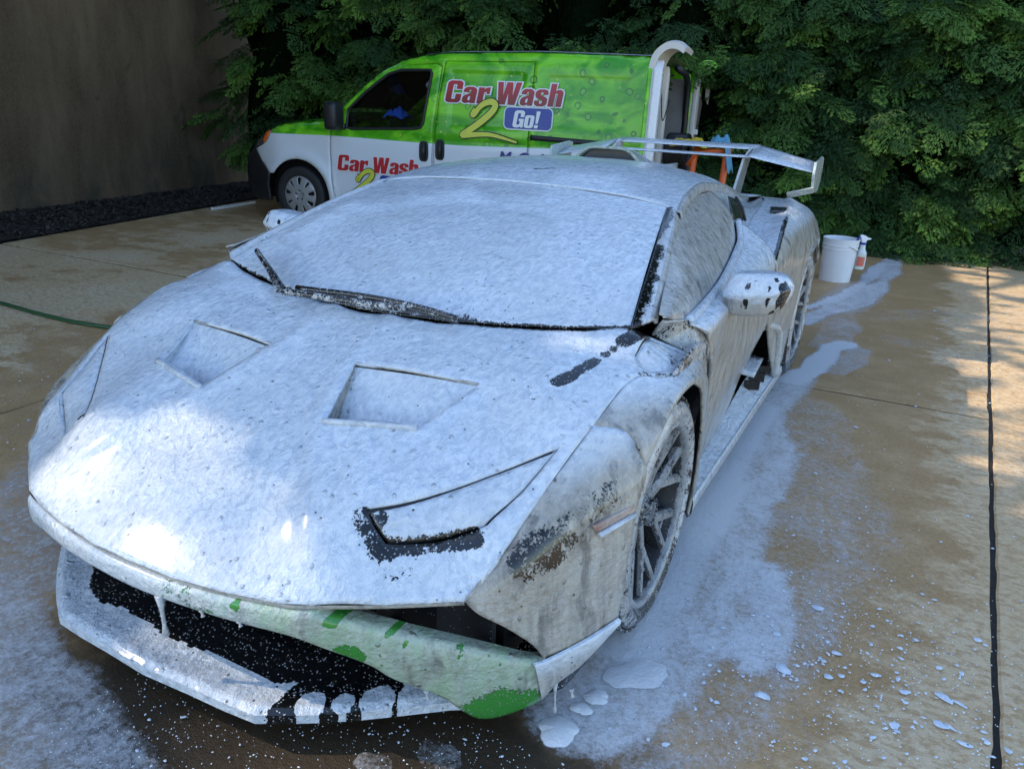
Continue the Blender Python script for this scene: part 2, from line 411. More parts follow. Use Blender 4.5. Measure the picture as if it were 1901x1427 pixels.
def conifer(cx, cy, rad, h, label, nsp, face=(0, -1)):
    T = empty('cedar_tree', (cx, cy, 0)); tag(T, label, 'tree', 'cedar trees of the hedge')
    k = 12; zs = np.linspace(-.05, h*.97, k); MB().tube([(rng.normal(0, .02), rng.normal(0, .02), z) for z in zs], .10*(1-zs/h)+.012, 8).build('trunk', M_bark, T, True)
    # lumpy near-black hull closing the crown; interior shade put into its colour
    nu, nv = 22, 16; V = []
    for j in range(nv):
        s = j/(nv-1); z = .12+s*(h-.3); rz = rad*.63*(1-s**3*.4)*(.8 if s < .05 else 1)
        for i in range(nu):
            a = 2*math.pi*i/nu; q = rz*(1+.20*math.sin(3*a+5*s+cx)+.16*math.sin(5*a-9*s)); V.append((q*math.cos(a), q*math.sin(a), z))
    mk('core_hull', V, grid_faces(nv, nu, True), M_core, T)
    bases, axes, ups, sc, ti = [], [], [], [], []
    # limbs carry sprays in drooping tiers
    nl = nsp//14
    for l in range(nl):
        z0 = .12+(3.3 if rng.random() < .86 else h-.4)*(rng.random()**1.1); s = z0/h; a = math.atan2(face[1], face[0])+rng.normal(0, 1.05)
        rz = rad*(1-.75*max(0, s-.25))*rng.uniform(.78, 1.12); ca, sa = math.cos(a), math.sin(a)
        out = np.array([ca, sa, 0]); side = np.array([-sa, ca, 0]); tnt = np.clip(rng.beta(1.3, 1.6)+.25*(rz/rad-1), 0, 1)
        dro = rng.uniform(.15, .6)
        for q in range(14):
            f = rng.uniform(.45, 1.0); sp = rng.normal(0, .20)*(1.2-f*.4)
            p = out*rz*f+side*sp+np.array([0, 0, z0-dro*.5*(f*rz)**2*.6+rng.normal(0, .07)])
            d = out*rng.uniform(.55, 1)+side*(sp*1.8+rng.normal(0, .3))+np.array([0, 0, -rng.uniform(.05, .75)])
            u = np.array([0, 0, 1.])+out*rng.uniform(.2, 1.1)+rng.normal(0, .28, 3)
            if p[2] < (.1 if cx > -5.6 else 1.0+.35*math.sin(cx*3)): continue
            bases.append(p); axes.append(d); ups.append(u); sc.append(rng.uniform(.36, .62)); ti.append(np.clip(tnt+rng.normal(0, .12)-.35*(1-f), 0, 1))  # deeper sprays tinted darker: crown occlusion put into the colour
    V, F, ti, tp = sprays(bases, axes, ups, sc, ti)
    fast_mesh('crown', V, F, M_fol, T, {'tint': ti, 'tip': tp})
    return T
hx = [-6.75, -5.4, -4.05, -2.7, -1.35, 0.0, 1.25, 2.5, 3.8, 5.1]
hl = ['shaded cedar tree overhanging the end of the stucco wall', 'dark cedar tree behind the bonnet of the parked van', 'dark cedar tree behind the cab of the parked van',
      'dark cedar tree behind the lettered side of the van', 'cedar tree behind the rear end of the van', 'cedar tree directly behind the open rear doors of the van', 'bushy cedar tree behind the white bucket',
      'cedar tree behind the dry twig on the concrete', 'cedar tree with sunlit yellow green tips above the slab joint', 'cedar tree at the end of the hedge away from the wall']
for i, x in enumerate(hx):
    y = 8.75+.16*(x-1)+rng.normal(0, .08)
    conifer(x, y, rng.uniform(1.12, 1.3), rng.uniform(4.6, 5.4), hl[i], 620 if x > -1 else 430)
# ------------------------------------------------------------------ sports car: materials
def foam_mat(name, under=(.005, .0055, .006), under_rough=.10, seed=0, scale=1.0, tint=(.75, .80, .85), sheer=(.47, .435, .365), green=(.045, .25, .04), bmp=1.0):
    """soap foam over paint. Attributes: thin (sheer film), chip (bare patches), grn (green paint below)"""
    t = NT(name); o = t.obj()
    if seed: o = t.vadd(o, (seed*1.7, seed*.9, seed*.4))
    thin = t.attr('thin'); chip = t.attr('chip'); grn = t.attr('grn')
    warp = t.noise(o, 9*scale, 2, .5, 0, True); ow = t.vadd(o, t.vm(warp, (.03, .03, .03)))
    lump = t.noise(ow, 17*scale, 4, .55); rip = t.noise(t.vm(ow, (1, .6, 1)), 62*scale, 3, .6); micro = t.noise(o, 240*scale, 2, .6)
    run = t.noise(t.vm(ow, (1, 1, .22)), 42*scale, 4, .6); run2 = t.noise(t.vm(ow, (1, 1, .35)), 19*scale, 4, .6)
    cell = t.n('TexVoronoi', feature='F1'); t.link(ow, cell.inputs['Vector']); cell.inputs['Scale'].default_value = 55*scale
    cr = t.sep(cell.outputs['Color'])
    pit = t.ma('MULTIPLY', t.mr(cell.outputs['Distance'], .17, .10), t.mr(cr[0], .86, .90))
    bub = t.ma('MULTIPLY', t.mr(cell.outputs['Distance'], .42, .05), t.mr(cr[1], .93, .95))
    paint = t.mix(grn, under, green)
    film = t.mix(t.mr(run, .3, .7), tuple(c*.72 for c in sheer), sheer)
    film = t.mix(t.ma('MULTIPLY', grn, t.mr(run2, .3, .62, .55, .15)), film, (.16, .42, .13))
    flow = t.noise(t.vadd(t.vm(ow, (1, .30, .8)), (3.1, 1.7, 0)), 52*scale, 5, .68, .5); white = t.mix(t.mr(t.ma('ADD', t.ma('MULTIPLY', rip, .5), t.ma('MULTIPLY', flow, .5)), .38, .60), tuple(c*q for c, q in zip(tint, (.70, .75, .80))), tint); white = t.mix(t.mr(t.noise(ow, 4*scale, 4, .6), .35, .65, .45, 0), white, tuple(c*.78 for c in tint))
    foam = t.mix(t.ma('MULTIPLY', thin, t.mr(lump, .2, .6, .8, 1.0)), white, film)
    see = t.ma('MULTIPLY', t.ma('MULTIPLY', thin, t.mr(run2, .50, .70)), .62)
    see = t.ma('MAXIMUM', see, t.ma('MULTIPLY', t.mr(thin, 1.0, 1.7, 0, .92), t.mr(t.ma('ADD', t.ma('MULTIPLY', t.noise(t.vm(ow, (1, 1, .6)), 52*scale, 5, .7), .65), t.ma('MULTIPLY', run2, .35)), .40, .58))); foam = t.mix(see, foam, tuple(c*.5+.05 for c in under) if not under[1] > .2 else under)
    nz = t.ma('ADD', t.ma('MULTIPLY', t.noise(ow, 30*scale, 4, .62), .50), t.ma('MULTIPLY', t.noise(o, 150*scale, 3, .65), .50))
    bare = t.mr(t.ma('SUBTRACT', chip, nz), -.012, .012)
    bare = t.ma('MAXIMUM', bare, t.ma('MULTIPLY', pit, t.mr(chip, -.4, .2, .8, .9)))
    dv = t.n('TexVoronoi', feature='F1'); t.link(o, dv.inputs['Vector']); dv.inputs['Scale'].default_value = 150*scale; dc = t.sep(dv.outputs['Color'])
    drop = t.ma('MULTIPLY', t.mr(dv.outputs['Distance'], .34, .24), t.mr(dc[0], .52, .56)); bare = t.ma('MULTIPLY', bare, t.ma('SUBTRACT', 1.0, t.ma('MULTIPLY', drop, t.mr(chip, .45, .70, .95, .55))))
    c = t.mix(bare, foam, paint)
    h = t.ma('ADD', t.ma('MULTIPLY', lump, .75), t.ma('ADD', t.ma('MULTIPLY', rip, .50), t.ma('MULTIPLY', micro, .07)))
    b2 = t.n('TexVoronoi', feature='F1'); t.link(ow, b2.inputs['Vector']); b2.inputs['Scale'].default_value = 26*scale; b2c = t.sep(b2.outputs['Color']); bub2 = t.ma('MULTIPLY', t.mr(b2.outputs['Distance'], .30, .0), t.mr(b2c[1], .90, .92)); h = t.ma('ADD', h, t.ma('MULTIPLY', bub2, .45)); h = t.ma('ADD', h, t.ma('MULTIPLY', flow, .35))
    h = t.ma('ADD', h, t.ma('MULTIPLY', bub, .45)); h = t.ma('ADD', h, t.ma('MULTIPLY', t.ma('MULTIPLY', thin, run), .25))
    h = t.ma('SUBTRACT', t.ma('MULTIPLY', h, t.ma('SUBTRACT', 1.0, t.ma('MULTIPLY', bare, .93))), t.ma('MULTIPLY', bare, .10))
    t.set(base=c, rough=t.ma('ADD', t.mr(bare, 0, 1, .17, under_rough), t.ma('MULTIPLY', micro, .10)), spec=.5, normal=t.bump(h, 1.0*bmp, .0145))
    t.b.inputs['Coat Weight'].default_value = .55; t.b.inputs['Coat Roughness'].default_value = .12
    return t.m
M_foam = foam_mat('soap_foam_on_bodywork')
M_foamg = foam_mat('soap_foam_on_glass', under=(.010, .012, .013), seed=3)
M_foamgreen = foam_mat('soap_foam_on_green_paint', seed=5, sheer=(.50, .52, .42))
M_wht0 = simple('seal_white', (.70, .75, .80), .4, var=.05)
M_blk = simple('black_plastic', (.012, .012, .013), .38, scale=80, var=.3)
t = NT('speckled_black'); o = t.obj(); v = t.n('TexVoronoi', feature='F1'); t.link(o, v.inputs['Vector']); v.inputs['Scale'].default_value = 210
cr = t.sep(v.outputs['Color']); sp = t.ma('MULTIPLY', t.mr(v.outputs['Distance'], .26, .14), t.mr(cr[0], .84, .88))
M_speck = t.set(base=t.mix(sp, (.010, .010, .011), (.7, .72, .74)), rough=.35)
M_well = simple('wheel_well_lining', (.008, .008, .009), .8)
M_rubber = foam_mat('foam_on_tyre', under=(.014, .014, .015), under_rough=.55, seed=7, scale=1.2, sheer=(.50, .45, .38))
M_rim = foam_mat('foam_on_alloy', under=(.035, .036, .038), under_rough=.3, seed=9, scale=1.1, sheer=(.27, .26, .24))
M_amber = foam_mat('foam_on_amber_lens', under=(.5, .11, .03), seed=11, sheer=(.50, .37, .28))

car = empty('sports_car'); tag(car, 'low wedge-shaped supercar buried in white soap foam with high rear wing', 'car')
def mirror(P): return np.asarray(P)*np.array([-1, 1, 1])
NOISE = np.random.default_rng(23).normal(0, 1, (64, 3))
def fbm(P, f):                                  # cheap smooth pseudo noise in -1..1
    P = np.asarray(P)*f; s = 0
    for k in range(8): s = s+np.sin(P@NOISE[k]*1.7+NOISE[k+8][0]*3)
    return s/8*1.6
CHIPS = []                                      # (polyline, radius, strength, noise frequency)
def chip_of(V, extra=0.0):
    c = np.full(len(V), -1.0)+extra
    for line, r, s, f in CHIPS:
        d = segdist(V, line); w = s*(1-sstep(d, r*.35, r)); w = w-((.60 if f >= 9 else .25)*np.abs(fbm(V, f)) if f else 0); c = np.maximum(c, np.where(d < r, w, -1))
    return c
def attrs_of(V, F, thin=None, chip=None, grn=0.0, flip=False):
    V = np.asarray(V); N = vnormals(V, F)
    th = 1-sstep(N[:, 2]*(-1 if flip else 1), .22, .62) if thin is None else np.broadcast_to(thin, (len(V),)).astype(float)
    ch = chip_of(V) if chip is None else np.broadcast_to(chip, (len(V),)).astype(float)
    return {'thin': th, 'chip': ch, 'grn': np.broadcast_to(grn, (len(V),)).astype(float)}
def outward(V, F):                              # orient an open panel away from the car's core
    V = np.asarray(V, float); F = np.asarray(F); n = np.cross(V[F[:, 1]]-V[F[:, 0]], V[F[:, 2]]-V[F[:, 0]])
    c = V[F].mean(1); core = np.c_[np.zeros(len(c)), np.clip(c[:, 1], -.3, 3.0), np.full(len(c), .42)]
    if (n*(c-core)).sum() < 0: F = F[:, ::-1]
    return F
def panel(name, V, F, mat=None, parent=None, thick=.010, thin=None, chip=None, grn=0.0, sides=(1,), smooth=True):
    objs = []
    for sg in sides:
        W = np.asarray(V, float)*np.array([sg, 1, 1]); G = outward(W, np.asarray(F))
        g = grn(W) if callable(grn) else grn; th = thin(W) if callable(thin) else thin; ch = chip(W) if callable(chip) else chip
        o = mk(name, W, G, mat or M_foam, parent or car, smooth, attrs_of(W, G, th, ch, g))
        if thick:
            m_ = o.modifiers.new('thickness', 'SOLIDIFY'); m_.thickness = thick; m_.offset = -1
        objs.append(o)
    return objs if len(objs) > 1 else objs[0]
def npanel(name, ctrl, mu, mv, **k):
    G = net(ctrl, mu, mv); r, c = G.shape[:2]; return panel(name, G.reshape(-1, 3), grid_faces(r, c), **k)
LR = (1, -1)

# ------------------------------------------------------------------ sports car: front clamshell (height surface over x,y)
E1 = [(0, -.930, .379), (.13, -.926, .378), (.26, -.911, .381), (.394, -.884, .385), (.463, -.865, .394), (.589, -.790, .395), (.729, -.700, .399)]
RIDGE = [(.729, -.700, .399), (.739, -.675, .410), (.764, -.630, .460), (.774, -.580, .496), (.789, -.490, .553), (.810, -.380, .621), (.827, -.280, .668), (.840, -.140, .718), (.856, -.065, .735)]
COWL = [(0, -.095, .772), (.27, -.066, .776), (.50, .008, .782), (.65, .068, .789), (.771, .126, .798)]
HLT = [(.470, -.688, .533), (.535, -.707, .477), (.718, -.590, .520), (.783, -.370, .635)]
ctrl = E1+RIDGE[1:]+COWL+HLT+[(0, -.75, .493), (0, -.55, .594), (0, -.35, .680), (0, -.2, .735), (.3, -.74, .500), (.3, -.55, .603), (.3, -.35, .690), (.3, -.18, .745),
     (.63, -.53, .566), (.62, -.33, .662), (.55, -.22, .722), (.663, -.285, .698), (.708, -.183, .733), (.736, -.109, .748), (.753, -.002, .768), (.792, .1, .790),
     (.816, .028, .757), (.806, .215, .758), (.895, .27, .716), (.921, .09, .712), (.900, 0, .718), (.915, .29, .705)]
ctrl = ctrl+[(-x, y, z) for x, y, z in ctrl if x > 1e-6]
hz = tps(ctrl)
half = [(x, y) for x, y, z in E1]+[(x, y) for x, y, z in RIDGE[1:]]+[(.900, 0), (.922, .09), (.915, .29), (.806, .235), (.771, .126)]+[(x, y) for x, y, z in COWL[::-1][1:]]
hood_out = half+[(-x, y) for x, y in half[::-1] if x > 1e-6]
VENT = [(.212, -.507), (.448, -.448), (.507, -.271), (.150, -.312)]            # BL BR TR TL in plan
HL2 = [(.470, -.688), (.494, -.700), (.535, -.707), (.628, -.652), (.718, -.590), (.752, -.490), (.783, -.370)]
LOUV = [(.816, .028), (.808, .205), (.893, .262), (.914, .09), (.864, -.025)]
holes = []
for P in (VENT, HL2, LOUV): holes += [P, [(-x, y) for x, y in P]]
CHIPS += [([(.20, -.072, .775), (.38, -.03, .778), (.58, .04, .786), (.765, .122, .797)], .022, .80, 9),
          ([(.697, -.205, .725), (.716, -.165, .736)], .036, .80, 6), ([(.724, -.135, .742), (.744, -.068, .755)], .034, .80, 6), ([(.752, -.03, .762), (.758, .012, .77)], .030, .76, 6), ([(.772, .05, .78), (.802, .18, .79)], .044, .82, 6), ([(.664, -.285, .698), (.672, -.27, .70)], .010, .7, 0), ([(.68, -.25, .71), (.684, -.24, .71)], .008, .7, 0),
          ([(.465, -.700, .52), (.525, -.722, .47), (.60, -.685, .49), (.70, -.618, .50)], .050, .66, 7),
          ([(.50, -.76, .45), (.56, -.76, .44), (.62, -.71, .46)], .05, .50, 9),
          ([(.855, -.05, .735), (.89, -.0, .722), (.918, .06, .714)], .024, .60, 6),
          ([(-.02, -.86, .43), (.02, -.85, .43)], .012, .55, 0),
          ([(.82, -.60, .47), (.88, -.50, .50), (.93, -.36, .56)], .095, .57, 6)]
V2, T2 = sheet(hood_out, holes, .0125)
V3 = np.c_[V2, hz(V2)]
# pressed-in groove along the bonnet centre panel and rounded front fold
for sg in LR:
    d = segdist(V3[:, :2], np.array([(sg*.10, -.09), (sg*.12, -.31), (sg*.19, -.52), (sg*.40, -.80)])); V3[:, 2] += .006*np.exp(-(d/.03)**2)
clam = panel('front_clamshell', V3, T2, thick=.012)
# headlights: glass covers set into the holes with a fine gap
for sg in LR:
    P = np.array(HL2)*[sg, 1]; c = P.mean(0); Pin = c+(P-c)*(1-.008/np.linalg.norm(P-c, axis=1, keepdims=True))
    A, T = sheet(Pin, (), .0125); dd = segdist(A, np.vstack([Pin, Pin[:1]])); z = hz(A)+.006*sstep(dd, 0, .03)-.003
    hlV = np.c_[A, z]
    o = panel('headlight', hlV, T, mat=M_foamg, thick=.02, chip=lambda W: np.maximum(chip_of(W), .62*(1-sstep(np.hypot(np.abs(W[:, 0])-.505, W[:, 1]+.675), .01, .03))-.05), thin=.10)
    L = np.vstack([P, P[:1]]); ring = [(x, y, z_-.011) for (x, y), z_ in zip(resample(L, .02), hz(resample(L, .02)))]
    MB().tube(ring, .008, 6, False).build('headlight_gasket', M_blk, o, True)
# bonnet outlets: sunk trays
for sg in LR:
    P = np.array(VENT)*[sg, 1]; z = hz(P); BL, BR, TR, TL = [np.array([*p, q]) for p, q in zip(P, z)]
    dn = np.array([0, .012, -1.0])
    bl, br, tr, tl = BL+dn*.105, BR+dn*.045, TR+dn*.005, TL+dn*.010
    fl = net([[bl, (bl+br)/2+[0, 0, -.004], br], [(bl+tl)/2+[0, 0, .006], (bl+br+tr+tl)/4+[0, 0, .004], (br+tr)/2], [tl, (tl+tr)/2+[0, 0, .004], tr]], 8, 10)
    o = panel('bonnet_vent', fl.reshape(-1, 3), grid_faces(*fl.shape[:2]), thick=0, thin=.04, chip=lambda W: .75*(1-sstep(np.hypot(W[:, 0]-bl[0], W[:, 1]-bl[1]), .015, .06))-.1)
    def wallq(a, b, c, d, nm, m_, **k):
        G = net([[a, b], [d, c]], 6, 14); return panel(nm, G.reshape(-1, 3), grid_faces(*G.shape[:2]), mat=m_, parent=o, thick=0, **k)
    wallq(BL, TL, tl, bl, 'vent_wall', M_foam, thin=1.25, chip=.40); wallq(BR, TR, tr, br, 'vent_wall', M_foam, thin=.1, chip=-.9)
    f2 = .55; wallq(BL, BR, br, bl, 'vent_slot', M_speck)
    lip = crv([BL+[0, -.012, .000], (BL+BR)/2+[0, -.016, .002], BR+[0, -.012, .000]], 10)
    mb = MB(); mb.tube(lip, .0085, 8); W = np.array(mb.V); mk('vent_lip', W, mb.F, M_foam, o, True, attrs_of(W, [f for f in mb.F if len(f) == 4], .25, .30))
    back = crv([TL+[0, .004, .001], (TL+TR)/2+[0, .005, .002], TR+[0, .002, .001]], 8); mb = MB(); mb.tube(back, .0035, 6); W = np.array(mb.V)
    mk('vent_trim', W, mb.F, M_foam, o, True, attrs_of(W, [f for f in mb.F if len(f) == 4], .9, .1))
# louvre panels over the front wheels
for sg in LR:
    P = np.array(LOUV)*[sg, 1]; c = P.mean(0); Pin = c+(P-c)*.985; A, T = sheet(Pin, (), .012); W = np.c_[A, hz(A)-.006]
    ph = (A[:, 1]-.05*np.abs(A[:, 0]))/.032; W[:, 2] += .006*np.abs(np.sin(ph*math.pi))*sstep(segdist(A, np.vstack([Pin, Pin[:1]])), .005, .025)
    panel('wheel_louvre', W, T, thick=.01, thin=.12, chip=lambda W: .50*(1-sstep(np.hypot((np.abs(W[:, 0])-.895)/.05, (W[:, 1]-.16)/.11), .2, 1.1))-.02)
# nose underside fold
fold = [[np.array(p) for p in E1], [np.array(p)+[0, .004, -.012] for p in E1], [np.array(p)+[0, .03, -.018-.006*i/6] for i, p in enumerate(E1)]]
fold = [[q*[-1, 1, 1] for q in r[::-1]][:-1]+r for r in fold]
npanel('nose_edge', fold, 4, 6, thick=0, thin=.9, chip=-.9)

# bumper side with intake edge, up to the wheel arch
B1 = [[(.865, -.576, .223), (.917, -.485, .226), (.956, -.345, .215)],
      [(.845, -.600, .268), (.905, -.490, .30), (.960, -.333, .30)],
      [(.800, -.645, .325), (.882, -.520, .37), (.960, -.321, .400)],
      [(.760, -.680, .362), (.855, -.555, .430), (.958, -.286, .500)],
      [(.739, -.692, .383), (.830, -.545, .505), (.955, -.241, .576)],
      [(.729, -.700, .396), (.790, -.480, .556), (.915, -.20, .655)],
      [(.729, -.700, .399), (.789, -.490, .553), (.827, -.280, .668)]]
B1[5] = [(.731, -.699, .398), (.800, -.495, .545), (.900, -.235, .648)]
G = net(B1, 8, 16)
def side_thin(W): return np.clip(.55+.5*sstep(.62-W[:, 2], 0, .25), 0, 1)*1.0
panel('bumper_side', G.reshape(-1, 3), grid_faces(*G.shape[:2]), sides=LR, thin=lambda W: sstep(-(W[:, 2]-.62), -.03, .10)*.95+.48*np.exp(-(segdist(np.abs(W)*[1, -1, 1], np.array([(.80, -.61, .46), (.86, -.52, .495), (.90, -.40, .55), (.93, -.30, .60)]))/.075)**2))
B2 = [[(.955, -.241, .576), (.960, -.171, .632), (.960, -.069, .668), (.960, .032, .680), (.960, .154, .668), (.960, .261, .613), (.960, .309, .546)],
      [(.935, -.243, .620), (.952, -.165, .648), (.954, -.06, .684), (.957, .03, .696), (.957, .15, .685), (.955, .265, .640), (.950, .335, .57)],
      [(.900, -.235, .648), (.905, -.13, .690), (.922, -.05, .704), (.938, .02, .703), (.944, .12, .700), (.942, .28, .680), (.940, .39, .62)],
      [(.827, -.280, .668), (.846, -.12, .724), (.866, -.05, .732), (.900, .003, .719), (.922, .09, .713), (.916, .29, .706), (.928, .42, .66)]]
npanel('front_fender', B2, 8, 8, sides=LR, thin=lambda W: sstep(.72-W[:, 2], -.01, .06)*.95, chip=lambda W: np.maximum(chip_of(W), np.where(W[:, 1] > -.07, .46-1.8*np.abs(W[:, 2]-.69)-.25*np.abs(fbm(W, 9)), .1)))
# raised blade over the wheel
bo = [(.926, .046, .690), (.927, .066, .722), (.928, .173, .740), (.928, .30, .738), (.928, .44, .690), (.927, .505, .62)]
bd_ = [.03, .04, .06, .06, .06, .05]
blade = [[(x, y, z-q) for (x, y, z), q in zip(bo, bd_)], bo, [(x-.014, y, z-.001) for x, y, z in bo], [(x-.014, y, z-q) for (x, y, z), q in zip(bo, bd_)]]
npanel('arch_blade', blade, 3, 10, sides=LR, thick=0, thin=.5, chip=lambda W: np.where(W[:, 0] > 0, .52-.18*np.abs(fbm(W, 7)), -.3))
B3 = [[(.960, .154, .668), (.960, .261, .613), (.960, .309, .546), (.960, .345, .451), (.960, .362, .330), (.957, .366, .238), (.95, .366, .14)],
      [(.956, .20, .68), (.955, .30, .63), (.953, .36, .57), (.952, .395, .46), (.950, .415, .33), (.948, .42, .24), (.94, .42, .14)],
      [(.942, .28, .68), (.940, .39, .62), (.940, .43, .57), (.940, .45, .47), (.938, .465, .33), (.936, .47, .24), (.93, .475, .14)]]
npanel('fender_rear_section', B3, 8, 8, sides=LR, thin=.95, chip=lambda W: np.full(len(W), .16))
# amber side marker on its ledge
for sg in LR:
    q = [np.array([sg*(x+.004), y, z]) for x, y, z in ((.905, -.440, .500), (.948, -.300, .503), (.950, -.300, .480), (.910, -.430, .480))]
    G = net([[q[0], q[1]], [q[3], q[2]]], 4, 10); o = panel('side_marker', G.reshape(-1, 3), grid_faces(*G.shape[:2]), mat=M_amber, thick=.012, thin=.9, chip=-.9)
    mb = MB(); mb.tube([q[3]+[sg*.004, 0, -.004], q[2]+[sg*.003, 0, -.004]], .007, 8); W = np.array(mb.V); mk('marker_ledge', W, mb.F, M_foam, o, True, attrs_of(W, [f for f in mb.F if len(f) == 4], .1, -.9))

# ------------------------------------------------------------------ sports car: bumper bar, splitter, intakes
Tc = [(0, -.930, .366), (.13, -.926, .367), (.26, -.911, .370), (.394, -.886, .372), (.463, -.866, .378), (.484, -.852, .366), (.578, -.797, .334), (.623, -.768, .315), (.729, -.700, .275), (.814, -.630, .229), (.849, -.592, .216), (.868, -.577, .222)]
Lc = [(0, -.930, .312), (.13, -.926, .315), (.26, -.911, .314), (.394, -.882, .309), (.440, -.872, .304), (.475, -.855, .288), (.560, -.806, .243), (.606, -.779, .205), (.690, -.722, .150), (.767, -.671, .084), (.854, -.587, .099), (.885, -.543, .135)]
bar = [[np.array(p)+[0, .05, -.004] for p in Tc], [np.array(p) for p in Tc], [(np.array(a)+np.array(b))/2+[0, -.010, 0] for a, b in zip(Tc, Lc)], [np.array(p) for p in Lc], [np.array(p)+[0, .05, .004] for p in Lc]]
bar = [[q*[-1, 1, 1] for q in r[::-1]][:-1]+r for r in bar]
def bar_chip(W):
    ax = np.abs(W[:, 0]); c = np.full(len(W), -.6)
    tipd = np.hypot((W[:, 0]-.80)/.11, (W[:, 2]-.11)/.085); c = np.maximum(c, .68*(1-sstep(tipd, .35, 1.35))-.08*np.abs(fbm(W, 16)))
    for (x, z, r, s) in ((.15, .345, .10, .42), (.22, .33, .05, .45), (.30, .36, .018, .75), (.50, .355, .018, .85), (.53, .27, .045, .60), (.60, .325, .010, .8), (.63, .30, .010, .8), (.72, .27, .03, .45), (-.8, .11, .1, .5)):
        d = np.hypot(W[:, 0]-x, W[:, 2]-z); c = np.maximum(c, s*(1-sstep(d, r*.5, r*1.15)))
    return c
npanel('front_bar', bar, 5, 10, mat=M_foamgreen, thick=0, thin=lambda W: sstep(W[:, 0], -.05, .55)*.95*np.ones(len(W))*.9+.05, chip=bar_chip, grn=1.0)
# outer lip from the bar tip back to the wheel (flat top)
lipo = [[(.846, -.596, .216), (.868, -.577, .222), (.917, -.488, .229), (.958, -.350, .218)], [(.858, -.600, .205), (.882, -.570, .215), (.930, -.480, .220), (.966, -.352, .213)],
        [(.868, -.580, .110), (.888, -.547, .138), (.925, -.47, .160), (.964, -.36, .205)], [(.84, -.55, .105), (.86, -.53, .13), (.90, -.46, .15), (.94, -.35, .20)]]
npanel('front_corner_lip', lipo, 5, 8, sides=LR, thick=0, thin=lambda W: sstep(.215-W[:, 2], 0, .05)*.8, chip=-.9)
# splitter plate
spl = [(0, -.940), (.14, -.932), (.25, -.928), (.336, -.921), (.40, -.885), (.463, -.845), (.523, -.803), (.602, -.741), (.685, -.674), (.80, -.60), (.88, -.48), (.90, -.32)]
so = spl+[(.70, -.30)]; so = so+[(-x, y) for x, y in so[::-1] if x > 0]
A, T = sheet(so, (), .0075); dd = segdist(A, np.array([(-x, y) for x, y in spl[::-1]]+spl))
top = np.c_[A, .105+.0*dd-.010*(1-sstep(dd, 0, .018))+.03*sstep(dd, .05, .22)*(np.abs(A[:, 0]) < .8)]
def spl_chip(W):
    x = W[:, 0]; dd = segdist(W[:, :2]*[1, 1], np.array([(-p, q) for p, q in spl[::-1]]+spl)); c = np.full(len(W), -.6)
    c = np.where(x > .36, .60, c); c = np.where((x > .30) & (x <= .36), .60*(x-.30)/.06-.1, c)
    for bx, r in ((.425, .030), (.485, .021), (.545, .036), (.610, .036), (.665, .04)):
        by = np.interp(bx, [p[0] for p in spl], [p[1] for p in spl])+.028; d = np.hypot((x-bx)/1.0, (W[:, 1]-by)/1.2); c = np.where(d < r, -.6+.9*sstep(d/r, .75, 1), c)
    return np.where(dd > .088+.012*fbm(W, 14), np.maximum(c, .66), c)
nA = len(A); V = np.vstack([top, np.c_[A, np.full(nA, .072)]]); bnd = {}
for f in T:
    for a, b in ((f[0], f[1]), (f[1], f[2]), (f[2], f[0])):
        if (b, a) in bnd: bnd.pop((b, a))
        else: bnd[(a, b)] = 1
Fq = [list(f) for f in T]+[[f[2]+nA, f[1]+nA, f[0]+nA] for f in T]+[[b, a, a+nA] for a, b in bnd]+[[b, a+nA, b+nA] for a, b in bnd]
o = mk('splitter', V, Fq, M_foam, car, True, attrs_of(V, Fq, .12, spl_chip(V))); autosmooth(fix_normals(o), 50)
# dark grilles behind the bar: frame, mesh bars and radiators
mb = MB(); mb.box((0, -.60, .24), (1.50, .02, .30)); mb.build('radiator_panel', M_speck, car)
for sg in LR:
    MB().box((sg*.66, -.56, .30), (.42, .02, .22), np.array(Matrix.Rotation(sg*.6, 3, 'Z'))).build('radiator_panel', M_speck, car)
for k in range(5): MB().box((0, -.63-.012*k, .150+.035*k), (1.26-.05*k, .012, .006)).build('grille_slat', M_blk, car)
# underbody and wheel wells
mb = MB(); mb.box((0, 1.3, .26), (1.50, 3.7, .26)); mb.box((0, 1.2, .55), (1.16, 2.6, .34)); mb.box((0, 2.75, .60), (1.3, 1.1, .36)); mb.box((0, -.1, .5), (1.1, .8, .14)); mb.build('underbody', M_well, car)
for sg in LR:
    for cy, zr, rad in ((0, .335, .368), (2.62, .35, .392)):
        mb = MB(); prof = [(rad+.004, sg*.885), (rad+.004, sg*.85), (rad, sg*.62), (.05, sg*.60)]; n = 28; V = []
        for r_, h in prof:
            for j in range(n+1):
                th = -.35+(math.pi+.7)*j/n; V.append((h, cy+r_*math.cos(th), zr+r_*math.sin(th)))
        mb.add(V, grid_faces(4, n+1)); mb.build('wheel_well', M_well, car, True)
